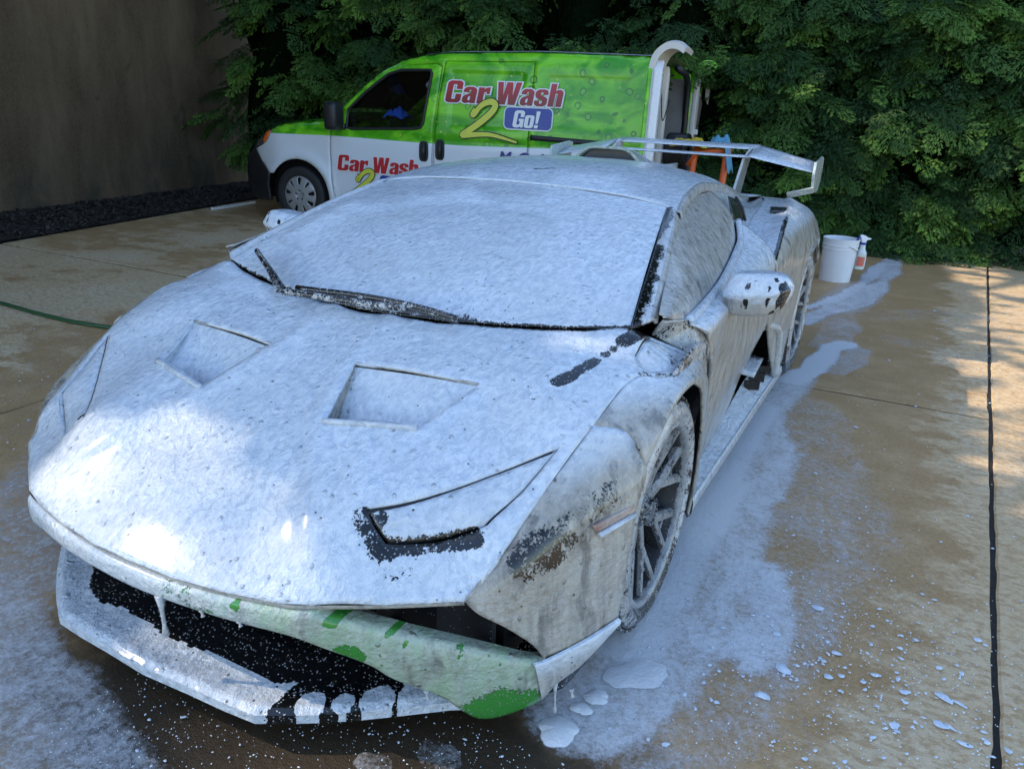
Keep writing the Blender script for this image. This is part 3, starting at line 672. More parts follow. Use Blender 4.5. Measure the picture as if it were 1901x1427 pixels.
# ------------------------------------------------------------------ sports car: glasshouse, doors, rear
WB = [(0, -.075, .779), (.27, -.048, .783), (.50, .026, .788), (.65, .084, .794), (.762, .132, .802)]
WT = [(0, .935, 1.086), (.22, .935, 1.082), (.40, .928, 1.073), (.52, .918, 1.064), (.612, .905, 1.053)]
rows = []
for k in range(6):
    s = k/5; rows.append([np.array(a)*(1-s)+np.array(b)*s+[0, 0, .045*math.sin(math.pi*s)*(1-.55*(j/4)**2)] for j, (a, b) in enumerate(zip(WB, WT))])
rows = [[q*[-1, 1, 1] for q in r[::-1]][:-1]+r for r in rows]
npanel('windshield', rows, 12, 12, mat=M_foamg, thick=.008, thin=.03, chip=lambda W: np.maximum(-.7, .60-np.where((W[:, 0] > -.24) & (W[:, 0] < .36), 14, 45)*np.abs(W[:, 2]-np.interp(np.abs(W[:, 0]), [0, .27, .5, .65, .77], [.779, .783, .788, .794, .802])))*np.where(W[:, 0] > .1, 1, .9))
# black trim up the windscreen pillars, foam hanging off it in teeth
P0 = np.array([(.764, .130, .800), (.724, .33, .873), (.683, .54, .945), (.645, .73, 1.003), (.613, .903, 1.051)])
P1 = np.array([(.808, .185, .815), (.768, .375, .885), (.725, .575, .953), (.688, .74, 1.003), (.654, .862, 1.033)])
bulge = np.array([.012, 0, .012])
def pil_chip(W): return .80-7.5*segdist(np.abs(W), P0)-.16*np.abs(fbm(W, 22))-.30*sstep(fbm(W, 30), .3, .9)
npanel('a_pillar_trim', [P0, P0*.6+P1*.4+bulge*.9, P1*.75+P0*.25+bulge*.8], 6, 16, sides=LR, thick=.01, thin=.3, chip=lambda W: pil_chip(W)-np.where(W[:, 0] < 0, .25, 0))
npanel('a_pillar', [P1*.75+P0*.25+bulge*.8, P1+bulge*.5, P1+[.014, .014, -.006]], 4, 16, sides=LR, thick=.01, thin=.8, chip=lambda W: .26-.1*fbm(W, 12))
# side glass
SB = [(.838, .185, .828), (.866, .343, .797), (.860, .516, .801), (.845, .80, .820), (.823, 1.044, .842), (.800, 1.25, .866), (.776, 1.414, .890), (.728, 1.565, .945)]
ST = [(.822, .199, .838), (.778, .39, .890), (.738, .57, .949), (.700, .735, .996), (.664, .87, 1.024), (.640, 1.01, 1.048), (.622, 1.16, 1.065), (.618, 1.55, 1.064)]
SB, ST = np.array(SB), np.array(ST)
sg_rows = [SB*(1-s)+ST*s+np.array([.020*math.sin(math.pi*s), 0, 0]) for s in (0, .33, .66, 1)]
npanel('side_window', sg_rows, 10, 12, mat=M_foamg, sides=LR, thick=.006, thin=.85, chip=lambda W: .36-.05*fbm(W, 9))
# window frame over the door, roof skin
RAIL = np.array([(.668, .876, 1.030), (.645, 1.01, 1.056), (.628, 1.15, 1.076), (.612, 1.38, 1.094), (.606, 1.60, 1.083), (.596, 1.9, 1.058), (.585, 2.2, 1.012), (.560, 2.55, .955), (.53, 2.9, .925)])
def rrow(y, zc, z2, z3, x2=.33, x3=.52): return [(0, y, zc), (x2*.5, y, zc*.75+z2*.25+.003), (x2, y, z2), (x3, y-.01, z3)]
roof = [rrow(.936, 1.087, 1.080, 1.066, .36, .55), rrow(1.08, 1.118, 1.109, 1.088, .35, .54), rrow(1.22, 1.142, 1.131, 1.108, .34, .53), rrow(1.42, 1.160, 1.148, 1.124, .33, .515), rrow(1.66, 1.160, 1.148, 1.122, .32, .51),
        rrow(1.92, 1.140, 1.128, 1.100, .31, .50), rrow(2.2, 1.095, 1.083, 1.055, .30, .49), rrow(2.55, 1.025, 1.012, .985, .29, .47), rrow(2.9, .965, .955, .940, .28, .45)]
roof = [r+[RAIL[i]+np.array([-.012, 0, .012])] for i, r in enumerate(roof)]
full = [[np.array(q)*[-1, 1, 1] for q in r[::-1]][:-1]+[np.array(q) for q in r] for r in roof]
CHIPS += [([(-.05, 1.13, 1.125), (.04, 1.17, 1.135)], .020, .58, 0), ([(.27, 1.01, 1.10), (.30, 1.02, 1.10)], .012, .55, 0), ([(-.22, 1.2, 1.13), (-.12, 1.2, 1.135)], .010, .5, 0)]
npanel('roof', full, 8, 8, thick=.012, grn=lambda W: sstep(W[:, 1], 1.5, 1.8), chip=lambda W: chip_of(W))
npanel('roof_rail', [RAIL+[-.014, 0, .012], RAIL+[.004, 0, .010], RAIL+[.012, 0, -.012], RAIL+[.004, 0, -.03]], 4, 8, sides=LR, thick=.006, thin=.75, chip=lambda W: .30-.12*fbm(W, 9))
# seam between windscreen and roof
MB().tube(crv([(-.6, .912, 1.056), (-.38, .934, 1.078), (0, .94, 1.090), (.38, .934, 1.078), (.6, .912, 1.056)], 8), .0025, 6).build('roof_seal', M_wht0, car, True)
# belt line and doors
ys = [.20, .343, .516, .80, 1.044, 1.25, 1.43, 1.60]
belt = np.array([(.850, .190, .815), (.882, .330, .797), (.880, .516, .803), (.868, .80, .820), (.846, 1.044, .842), (.824, 1.25, .866), (.800, 1.43, .893), (.750, 1.60, .945)])
mb = MB(); mb.tube(crv(belt[1:]+[-.008, 0, -.004], 8), .0145, 10); 
for sg in LR:
    W = np.array(mb.V)*[sg, 1, 1]; mk('belt_moulding', W, [f[::sg] for f in mb.F], M_foam, car, True, attrs_of(W, [f for f in mb.F if len(f) == 4], .06, -.9))
belt2 = belt+[.004, 0, -.006]
d1 = np.array([(.930, .43, .69), (.932, .45, .72), (.934, .52, .745), (.928, .80, .745), (.922, 1.044, .748), (.920, 1.25, .758), (.922, 1.43, .780), (.924, 1.57, .800)])
d2 = np.array([(.940, .452, .55), (.930, .50, .55), (.908, .58, .55), (.925, .80, .535), (.935, 1.044, .525), (.940, 1.25, .52), (.938, 1.43, .515), (.928, 1.62, .51)])
d3 = np.array([(.938, .470, .34), (.922, .52, .34), (.890, .60, .34), (.905, .80, .33), (.905, 1.044, .33), (.900, 1.25, .335), (.888, 1.43, .35), (.868, 1.66, .38)])
d4 = np.array([(.930, .478, .14), (.912, .54, .145), (.882, .62, .155), (.882, .80, .165), (.880, 1.044, .185), (.874, 1.25, .205), (.862, 1.43, .225), (.842, 1.68, .25)])
dtop = np.array([(.885, .345, .780)]+[tuple(p) for p in belt2[1:]])
CHIPS += [([(.905, .57, .66), (.893, .60, .50), (.885, .61, .30)], .030, .50, 4)]
npanel('door', [dtop, dtop*.45+d1*.55+[.018, 0, .01], d1, (d1+d2)/2+[.006, 0, 0], d2, (d2+d3)/2+[.003, 0, 0], d3, d4], 7, 10, sides=LR, thin=lambda W: sstep(.78-W[:, 2], -.01, .05)*.95, chip=lambda W: np.maximum(chip_of(W), .20-.06*fbm(W, 10)))
# quarter panel between belt corner, louvre and door
npanel('fender_quarter', [[(.800, .225, .763), (.86, .262, .732), (.916, .292, .706), (.928, .42, .66)], [(.822, .205, .790), (.868, .30, .768), (.905, .35, .738), (.930, .43, .69)], [(.843, .190, .815), (.878, .325, .798), (.900, .38, .772), (.930, .44, .715)]], 8, 10, sides=LR, thin=.9, chip=lambda W: .46-.15*np.abs(fbm(W, 11)))
# sill blade
s_in = np.array([(.915, .50, .150), (.880, .62, .158), (.876, 1.044, .176), (.866, 1.43, .20), (.86, 1.75, .20), (.88, 2.1, .17)])
s_out = np.array([(.934, .46, .150), (.934, .66, .150), (.940, 1.044, .150), (.945, 1.43, .150), (.950, 1.75, .150), (.957, 2.18, .150)])
npanel('side_sill', [s_in, s_out+[-.006, 0, .005], s_out+[.004, 0, .002], s_out+[.004, 0, -.045], s_in+[0, 0, -.09]], 6, 10, sides=LR, thick=0, thin=lambda W: np.where(W[:, 2] > .146, .05, .7), chip=-.8)
for sg in LR:                                   # carbon turning vanes on the sill
    for k in range(3): MB().box((sg*.905, 1.62+.13*k, .205), (.07, .012, .045), np.array(Matrix.Rotation(sg*.5, 3, 'Z'))).build('sill_vane', M_speck, car)
# rear side intake: dark throat, foam-covered shelf and frame
for sg in LR:
    W = np.array([(sg*x, y, z) for x, y, z in [(.845, 1.60, .14), (.845, 1.60, .47), (.90, 1.93, .47), (.925, 1.95, .14), (.70, 2.1, .14), (.70, 2.1, .47)]])
    mk('intake_throat', W, [(0, 1, 5, 4), (3, 4, 5, 2), (0, 4, 3)], M_well, car, False)
    sh = net([[(.845, 1.50, .30), (.925, 1.52, .285)], [(.84, 1.78, .305), (.915, 1.80, .29)]], 5, 5); panel('intake_shelf', sh.reshape(-1, 3)*[sg, 1, 1], grid_faces(6, 6), thin=.08, chip=-.7, thick=.012)
    fr = [(.872, 1.60, .470), (.920, 1.70, .475), (.950, 1.86, .42), (.955, 1.93, .30), (.955, 1.97, .16)]
    mb = MB(); mb.tube([(sg*x, y, z) for x, y, z in crv(fr, 6)], .022, 8); W = np.array(mb.V); mk('intake_frame', W, mb.F, M_foam, car, True, attrs_of(W, [f for f in mb.F if len(f) == 4], .45, -.8))
# rear fender: from the crest down to the arch
cr_ = np.array([(.922, 1.57, .800), (.912, 1.72, .848), (.896, 1.88, .888), (.872, 2.10, .922), (.850, 2.32, .940), (.815, 2.66, .950), (.765, 3.0, .938), (.69, 3.42, .895)])
r1 = np.array([(.940, 1.59, .740), (.944, 1.75, .790), (.943, 1.93, .832), (.935, 2.14, .866), (.928, 2.36, .888), (.918, 2.67, .893), (.890, 3.02, .868), (.82, 3.42, .820)])
r2 = np.array([(.942, 1.60, .62), (.950, 1.78, .66), (.958, 1.97, .70), (.966, 2.18, .735), (.973, 2.40, .765), (.972, 2.69, .775), (.955, 3.04, .745), (.90, 3.43, .70)])
th = np.linspace(math.pi*1.08, -.12*math.pi, 8)
ar = np.array([(.976, 2.62+.388*math.cos(a), .345+.388*math.sin(a)) for a in th])
ar[0] = (.955, 2.215, .165); ar[-1] = (.93, 3.01, .16)
r2b = np.array([(.934, 1.62, .50), (.950, 1.90, .46), (.962, 2.10, .54), (.972, 2.26, .655), (.978, 2.45, .735), (.978, 2.70, .745), (.965, 3.0, .65), (.92, 3.44, .5)])
r2c = np.array([(.955, 1.93, .30), (.958, 2.0, .36), (.966, 2.16, .50), (.975, 2.32, .625), (.98, 2.5, .715), (.98, 2.72, .73), (.972, 2.93, .60), (.93, 3.40, .35)])
ar = np.array([(.955, 2.215, .165), (.962, 2.225, .33), (.972, 2.275, .50), (.976, 2.37, .645), (.978, 2.54, .735), (.978, 2.72, .728), (.974, 2.92, .60), (.95, 3.012, .30)])
r2c[0] = (.953, 1.98, .16); 
CHIPS += [([(.922, 1.60, .80), (.908, 1.74, .85), (.89, 1.92, .89), (.862, 2.22, .93)], .022, .62, 6)]
npanel('rear_fender', [cr_, r1, r2, r2b, r2c, ar], 8, 8, sides=LR, thin=lambda W: sstep(.90-W[:, 2], 0, .06)*.9, chip=lambda W: np.maximum(chip_of(W), .27-.08*fbm(W, 7)))
# shoulder panel between cabin and rear fender crest, with the dark slot
inn = np.array([(.752, 1.72, .832), (.735, 1.80, .850), (.722, 1.93, .872), (.710, 2.12, .905), (.700, 2.33, .927), (.665, 2.66, .940), (.61, 2.98, .930), (.52, 3.42, .890)])
npanel('shoulder_panel', [inn, inn*.5+cr_*.5+[0, 0, -.012], cr_], 8, 8, sides=LR, thin=.06, chip=lambda W: chip_of(W))
for sg in LR:
    q = net([[(.770, 2.25, .924), (.838, 2.25, .932)], [(.752, 2.36, .940), (.840, 2.34, .947)]], 4, 8); panel('shoulder_slot', q.reshape(-1, 3)*[sg, 1, 1], grid_faces(5, 9), thin=.3, chip=.66, thick=.004)
    q = net([[(.760, 1.66, .838), (.915, 1.535, .806)], [(.757, 1.715, .838), (.917, 1.575, .806)]], 3, 10); panel('door_slot', q.reshape(-1, 3)*[sg, 1, 1]+[0, 0, .003], grid_faces(4, 11), thin=.2, chip=.60, thick=.004)
# door rear edge shelf, buttress, quarter window
npanel('door_shelf', [[(.800, 1.43, .893), (.855, 1.43, .85), (.922, 1.43, .785)], [(.765, 1.56, .89), (.85, 1.52, .845), (.924, 1.53, .803)], [(.752, 1.72, .836), (.84, 1.65, .825), (.922, 1.57, .803)]], 6, 8, sides=LR, thin=.05, chip=lambda W: np.full(len(W), -.5))
bt = RAIL[4:]+[.004, 0, -.025]
bi = np.array([(.735, 1.60, .935), (.735, 1.86, .868), (.708, 2.16, .908), (.69, 2.5, .935), (.60, 2.98, .930)])
npanel('buttress', [bt, bt*.5+bi*.5+[-.012, 0, -.012], bi], 8, 10, sides=LR, thin=.35, chip=lambda W: .22-.15*fbm(W, 8))
for sg in LR:
    A, T = sheet([(1.70, 1.035), (1.86, 1.005), (1.90, .935), (1.73, .905), (1.64, .96)], (), .02)
    W = np.c_[sg*(.652+.50*(1.035-A[:, 1])+.012), A]; panel('quarter_window', W, T, mat=M_foamg, thin=.3, chip=.80, thick=.004)
    MB().tube([(sg*x, y, z) for x, y, z in ((.668, 1.845, 1.02), (.700, 1.875, .97), (.724, 1.86, .915))], .007, 6).build('window_divider', M_blk, car, True)
# engine cover louvres, tail
deck = [[(-.52, 2.9, .935), (-.25, 2.9, .955), (0, 2.9, .965), (.25, 2.9, .955), (.52, 2.9, .935)], [(-.56, 3.15, .925), (-.25, 3.15, .93), (0, 3.15, .935), (.25, 3.15, .93), (.56, 3.15, .925)], [(-.52, 3.42, .893), (-.25, 3.44, .90), (0, 3.45, .905), (.25, 3.44, .90), (.52, 3.42, .893)]]
npanel('engine_cover', deck, 6, 6, thick=.01)
tail = [[(sx*x, y, z) for sx, x, y, z in ((-1, .70, 3.40, zz), (-1, .45, 3.46+ex, zz), (1, 0, 3.48+ex, zz), (1, .45, 3.46+ex, zz), (1, .70, 3.40, zz))] for zz, ex in ((.895, -.05), (.80, .02), (.60, .04), (.40, .03), (.22, -.05))]
npanel('rear_bumper', tail, 5, 6, thick=.01, thin=.9)
for sg in LR:
    MB().box((sg*.52, 3.49, .70), (.36, .05, .05), bev=.012).build('tail_light', simple('tail_lens', (.25, .01, .01), .2), car)

# ------------------------------------------------------------------ mirrors
for sg in LR:
    ctl = []
    for (x, y0, y1, zt, zb) in ((.905, .632, .735, .858, .775), (.93, .612, .75, .888, .758), (.99, .60, .757, .899, .760), (1.05, .605, .757, .903, .772), (1.09, .625, .75, .895, .795), (1.112, .665, .74, .868, .835)):
        ym = (y0+y1)/2; zm = (zt+zb)/2
        ctl.append([(x, y0+.012, zm-.014), (x, y0, zm+.012), (x, y0+.035, zt-.008), (x, ym, zt), (x, y1, zt-.01), (x, y1+.004, zm), (x, y1, zb+.008), (x, ym, zb), (x, y0+.03, zb+.004), (x, y0+.012, zm-.014)])
    G = net(ctl, 6, 5); k = G.shape[1]-1; G = G[:, :k]; W = G.reshape(-1, 3)*[sg, 1, 1]; F = grid_faces(G.shape[0], k, True); n0 = len(W)
    F4 = list(F); F += [list(range(k))[::-1], list(range(n0-k, n0))]
    c = np.where(W[:, 2] > .80, -.3, .30); 
    for (x, y, r) in ((1.085, .63, .014), (1.100, .65, .018), (1.05, .615, .010), (.985, .612, .010), (1.065, .64, .010), (1.02, .66, .008)): c = np.maximum(c, .72*(1-sstep(np.hypot(np.abs(W[:, 0])-x, W[:, 1]-y), r*.5, r*1.3)))
    me = mk('wing_mirror', W, F, M_foam, car, True, attrs_of(W, F4, sstep(.822-W[:, 2], 0, .015)*.9, c)); fix_normals(me)
    mb = MB(); mb.tube([(sg*x, y, z) for x, y, z in ((.935, .665, .790), (.905, .66, .755), (.888, .645, .715), (.885, .63, .695))], [.030, .030, .032, .026], 10); W = np.array(mb.V)
    mk('mirror_arm', W, mb.F, M_foam, me, True, attrs_of(W, [f for f in mb.F if len(f) == 4], .9, .36))
# ------------------------------------------------------------------ wipers
def wiper(arm, blade):
    w = MB(); w.tube(crv(arm, 6), .011, 8); W = np.array(w.V); o = mk('wiper', W, w.F, M_foam, car, True, attrs_of(W, [f for f in w.F if len(f) == 4], .6, .50))
    for dz, r, nm, ch in ((0.0, .010, 'wiper_blade', .56), (-.010, .006, 'wiper_rubber', .8)):
        w = MB(); w.tube(crv(np.array(blade)+[0, 0, dz], 8), r, 8); W = np.array(w.V); mk(nm, W, w.F, M_foam, o, True, attrs_of(W, [f for f in w.F if len(f) == 4], .3, ch))
wiper([(-.27, -.125, .800), (-.18, -.130, .806), (-.02, -.125, .808), (.17, -.105, .812)], [(-.24, -.100, .812), (.02, -.095, .822), (.20, -.098, .820), (.34, -.100, .808)])
wiper([(-.30, -.115, .800), (-.36, -.07, .815), (-.44, -.01, .832)], [(-.30, -.10, .805), (-.40, -.035, .826), (-.50, .03, .842), (-.60, .10, .856)])
# ------------------------------------------------------------------ roof scoop and wing
sc = []
for (y, w, h, zb) in ((1.88, .150, .062, 1.140), (2.0, .150, .068, 1.122), (2.2, .125, .075, 1.088), (2.5, .07, .085, 1.03), (2.9, .02, .12, .955), (3.2, .012, .15, .92)):
    sc.append([(-w*1.28, y, zb-.02), (-w, y, zb+h*.45), (-w*.62, y, zb+h), (0, y, zb+h+.003), (w*.62, y, zb+h), (w, y, zb+h*.45), (w*1.28, y, zb-.02)])
scoop = npanel('roof_scoop', sc, 6, 5, mat=M_foamgreen, thick=.012, grn=.75, thin=lambda W: .75*(1-sstep(W[:, 1], 1.9, 2.1))+.15, chip=lambda W: np.where(W[:, 1] < 1.97, .34, -.3))
A, T = sheet([(-.165, 1.128), (-.135, 1.165), (-.088, 1.196), (.088, 1.196), (.135, 1.165), (.165, 1.128)], (), .02); mk('scoop_opening', [(a, 1.925, b) for a, b in A], T, simple('scoop_black', (.008, .008, .009), .12), scoop, False)  # flat dark sheet closing the scoop mouth
wing = empty('rear_wing'); wing.parent = car
def foil(name, st, parent, chip=.24, thin=.12):      # stations: (x, y_front, z_front, y_rear, z_rear, thickness)
    rows = []
    for (x, ya, za, yb, zb, th_) in st:
        n_ = 9; up, lo = [], []
        for k in range(n_):
            s = k/(n_-1); tk = th_*(math.sin(math.pi*min(1, s**.6))+.12); y = ya+(yb-ya)*s; z = za+(zb-za)*s; up.append((x, y, z+tk*.5)); lo.append((x, y, z-tk*.5))
        rows.append(up+lo[::-1])
    G = np.array(rows); W = G.reshape(-1, 3); F = grid_faces(G.shape[0], G.shape[1], True); k = G.shape[1]; n0 = len(W); F4 = list(F)
    F += [list(range(k))[::-1], list(range(n0-k, n0))]
    N = np.where(np.arange(len(W)) % k < 9, 0, 1); o = mk(name, W, F, M_foam, parent, True, attrs_of(W, F4, np.where(N == 0, thin, .5), np.where(N == 0, -.3, .48)+chip*.0)); fix_normals(o); return o
xs = np.linspace(-.47, .47, 12)
foil('wing_plane', [(x, 3.08, 1.145, 3.24, 1.152, .014) for x in xs], wing)
foil('wing_flap', [(x, 3.30, 1.185, 3.44, 1.212, .013) for x in xs], wing)
for sg in LR:
    foil('wing_outer', [(sg*x, 3.08+.10*s, 1.150-.075*s, 3.44-.05*s, 1.210-.085*s, .016) for s, x in zip(np.linspace(0, 1, 8), np.linspace(.465, .852, 8))][::sg], wing, thin=.05)
    mb = MB(); pl = [(3.10, 1.14), (3.08, 1.075), (3.12, .99), (3.18, .965), (3.36, .96), (3.44, 1.02), (3.46, 1.155), (3.40, 1.165)]
    mb.prism(pl, .850, .866, lambda a, b, t: (sg*(t+.02*(1.1-b)), a, b)); ft = [(3.12, .992), (3.18, .966), (3.34, .962), (3.34, .948), (3.17, .950), (3.10, .985)]
    mb.prism(ft, .72, .868, lambda a, b, t: (sg*t, a, b-.30*(.87-t)+.012)); W = np.array(mb.V); o = mk('wing_endplate', W, mb.F, M_foamgreen, wing, False, {'thin': np.full(len(W), .55), 'chip': np.full(len(W), .20), 'grn': np.full(len(W), .8)}); bevel(fix_normals(o), .004)
    mb = MB(); mb.prism([(3.06, .90), (3.30, .90), (3.30, 1.10), (3.38, 1.20), (3.30, 1.205), (3.12, 1.14)], .402, .418, lambda a, b, t: (sg*(t+.13*(b-.95)), a, b)); W = np.array(mb.V); o = mk('wing_pylon', W, mb.F, M_foam, wing, False, {'thin': np.full(len(W), .5), 'chip': np.full(len(W), .25), 'grn': np.zeros(len(W))}); bevel(fix_normals(o), .004)
# ------------------------------------------------------------------ wheels
def wheel(cx, cy, R, w, rimr, sg):
    wh = empty('wheel', (sg*cx, cy, R)); wh.parent = car
    xo = w/2
    prof = [(rimr-.004, xo-.030), (rimr+.004, xo-.012), (rimr+.020, xo-.003), (R-.035, xo), (R-.014, xo-.012), (R-.002, xo-.034), (R, 0), (R-.002, -xo+.034), (R-.02, -xo+.008), (rimr, -xo+.02)]
    mb = MB(); mb.lathe(crv(prof, 3), 72, axis='x'); W = np.array(mb.V)*[sg, 1, 1]
    rad = np.hypot(W[:, 1], W[:, 2]); c = np.where(rad > R-.012, .56, .43)+.06*fbm(W, 9)+.12*sstep(-W[:, 2], .10, .30)
    o = mk('tyre', W, mb.F, M_rubber, wh, True, attrs_of(W, mb.F, .55, c)); fix_normals(o)
    mb = MB()                                   # tread blocks
    for k in range(44):
        a = 2*math.pi*k/44
        for q, (x0, x1) in enumerate(((-.40, -.12), (-.08, .10), (.14, .42))):
            rot = np.array([[1, 0, 0], [0, math.cos(a), -math.sin(a)], [0, math.sin(a), math.cos(a)]]); cpt = rot@np.array([sg*(x0+x1)/2*w, 0, R+.0005])
            mb.box(cpt, ((x1-x0)*w, .030, .007), rot)
    W = np.array(mb.V); mk('tyre_tread', W, mb.F, M_rubber, wh, False, {'thin': np.full(len(W), .5), 'chip': np.full(len(W), .54), 'grn': np.zeros(len(W))})
    mb = MB(); mb.lathe(crv([(rimr+.006, xo-.014), (rimr-.004, xo-.006), (rimr-.016, xo-.012), (rimr-.020, xo-.035), (rimr-.032, -.02), (rimr-.05, -xo+.03), (.06, -xo+.03)], 3), 72, axis='x'); W = np.array(mb.V)*[sg, 1, 1]
    o = mk('rim', W, mb.F, M_rim, wh, True, attrs_of(W, mb.F, .75, np.where(W[:, 0]*sg > xo-.03, .40, .70))); fix_normals(o)
    mb = MB(); mb.lathe([(rimr-.06, -.06), (rimr-.06, -.03), (.07, -.03), (.07, -.06)], 48, axis='x'); mk('brake_disc', np.array(mb.V)*[sg, 1, 1], mb.F, simple('brake_iron', (.05, .05, .05), .5), wh, False)
    ns = 7
    for k in range(ns):
        a0 = 2*math.pi*k/ns+.22; mb = MB()
        def beam(r0, a0_, r1, a1_, w0, w1, x0, x1, dp):
            p = np.array([0, r0*math.cos(a0_), r0*math.sin(a0_)]); q = np.array([0, r1*math.cos(a1_), r1*math.sin(a1_)]); d = (q-p)/np.linalg.norm(q-p); nrm = np.array([0, -d[2], d[1]])
            V = []
            for (c, ww, xx) in ((p, w0, x0), (q, w1, x1)):
                V += [c+nrm*ww+[xx-.012, 0, 0], c+nrm*ww*.55+[xx, 0, 0], c-nrm*ww*.55+[xx, 0, 0], c-nrm*ww+[xx-.012, 0, 0], c-nrm*ww*.8+[xx-dp, 0, 0], c+nrm*ww*.8+[xx-dp, 0, 0]]
            mb.add(V, [[i, (i+1) % 6, 6+(i+1) % 6, 6+i] for i in range(6)]+[[5, 4, 3, 2, 1, 0], [6, 7, 8, 9, 10, 11]])
        xi = xo-.050
        beam(.035, a0, .130, a0, .022, .019, xi-.010, xi+.004, .045)
        beam(.122, a0, rimr-.010, a0+.225, .017, .015, xi+.004, xo-.020, .05); beam(.122, a0, rimr-.010, a0-.225, .017, .015, xi+.004, xo-.020, .05)
        beam(.200, a0+.14, .200, a0-.14, .008, .008, xo-.040, xo-.040, .03)
        W = np.array(mb.V)*[sg, 1, 1]; o = mk('spoke', W, mb.F, M_rim, wh, False, {'thin': np.full(len(W), .85), 'chip': np.where(np.arange(len(W)) % 6 > 2, .66, .42), 'grn': np.zeros(len(W))}); bevel(fix_normals(o), .002)
    mb = MB(); mb.lathe([(.001, xo-.030), (.026, xo-.032), (.034, xo-.045), (.052, xo-.060), (.055, xo-.09)], 32, axis='x')
    for k in range(14):
        a = 2*math.pi*k/14; rot = np.array([[1, 0, 0], [0, math.cos(a), -math.sin(a)], [0, math.sin(a), math.cos(a)]]); mb.box(rot@np.array([xo-.045, 0, .036]), (.03, .006, .008), rot)
    W = np.array(mb.V)*[sg, 1, 1]; o = mk('hub', W, mb.F, M_rim, wh, False, {'thin': np.full(len(W), .5), 'chip': np.full(len(W), .50), 'grn': np.zeros(len(W))}); fix_normals(o)
for sg in LR:
    wheel(.834, 0.0, .3275, .242, .262, sg); wheel(.822, 2.62, .345, .300, .266, sg)
# foam drips hanging under the bar
mb = MB()
for (x, L, r) in ((.088, .11, .010), (.205, .016, .006), (.30, .012, .006), (.665, .024, .006), (.885, .085, .006), (.925, .02, .006)):
    i = np.array(Lc); y = np.interp(x, i[:, 0], i[:, 1])-.004; z = np.interp(x, i[:, 0], i[:, 2])+.006
    pts = [(x, y, z), (x+.001, y, z-L*.35), (x+.003, y, z-L*.7), (x+.004, y, z-L*.92), (x+.004, y, z-L)]; mb.tube(pts, [r*1.1, r*.5, r*.45, r*.9, r*.3], 8)
for k in range(0):
    x = .50+.225*rng.random(); y = np.interp(x, [p[0] for p in E1], [p[1] for p in E1])+.006; L = rng.uniform(.001, .010)
    mb.tube([(x, y, .385), (x, y, .376-L*.5), (x, y, .374-L)], [.008, .006, .002], 6)
W = np.array(mb.V); o = mk('foam_drips', W, mb.F, M_foam, car, True, {'thin': np.full(len(W), .5), 'chip': np.full(len(W), -.9), 'grn': np.zeros(len(W))}); tag(o, kind='stuff')
# ------------------------------------------------------------------ parked van (local: x back along the van, y away from the camera)
van = empty('service_van', (-4.833, 4.954, 0), R_(6.309)); tag(van, 'bright green and white car wash van with rear doors open by the hedge', 'van')
VW = 1.83
def roof_z(u): return np.interp(u, [-.70, -.60, -.55, -.433, -.31, -.032, .281, .486, .62, .832, 1.063, 1.268, 1.498, 1.789, 2.762, 3.92, 4.03], [.80, .87, .94, 1.027, 1.085, 1.132, 1.158, 1.261, 1.37, 1.549, 1.712, 1.799, 1.848, 1.878, 1.899, 1.880, 1.865])
def nose_v(u): return .34*np.clip((-.22-np.asarray(u, float))/.48, 0, 1)**2.0
def vside(u, z, press=True):
    u = np.asarray(u, float); z = np.asarray(z, float)
    v = .085*np.clip((z-1.05)/.8, 0, 1.1)**1.3+.10*np.clip(.42-z, 0, 1)
    d = np.clip(.13-(roof_z(u)-z), 0, .13)/.13; v = v+.13*(1-np.sqrt(np.maximum(0, 1-d*d)))*np.where(u > .3, 1, 1.4)
    v = v+nose_v(u)
    d1 = np.hypot(u, z-.32); v = v-.022*np.exp(-((d1-.44)/.07)**2)
    d2 = np.hypot(u-3.10, z-.32); v = v-.022*np.exp(-((d2-.44)/.07)**2)
    def rec(u0, u1, z0, z1, dp, w):
        e = np.minimum(np.minimum(u-u0, u1-u), np.minimum(z-z0, z1-z)); return dp*sstep(e, 0, w)
    if not press: return v
    v = v+rec(1.865, 2.675, 1.160, 1.700, .012, .012)+rec(2.86, 3.78, 1.17, 1.71, .010, .07)
    v = v+.010*np.exp(-((z-1.02)/.035)**2)*np.clip((u-.5)/.3, 0, 1)
    return v
def vpos(P, off=0.0, far=False):
    P = np.asarray(P, float); v = vside(P[:, 0], P[:, 1])-off
    return np.c_[P[:, 0]-.82*nose_v(P[:, 0]), (VW-v) if far else v, P[:, 1]]
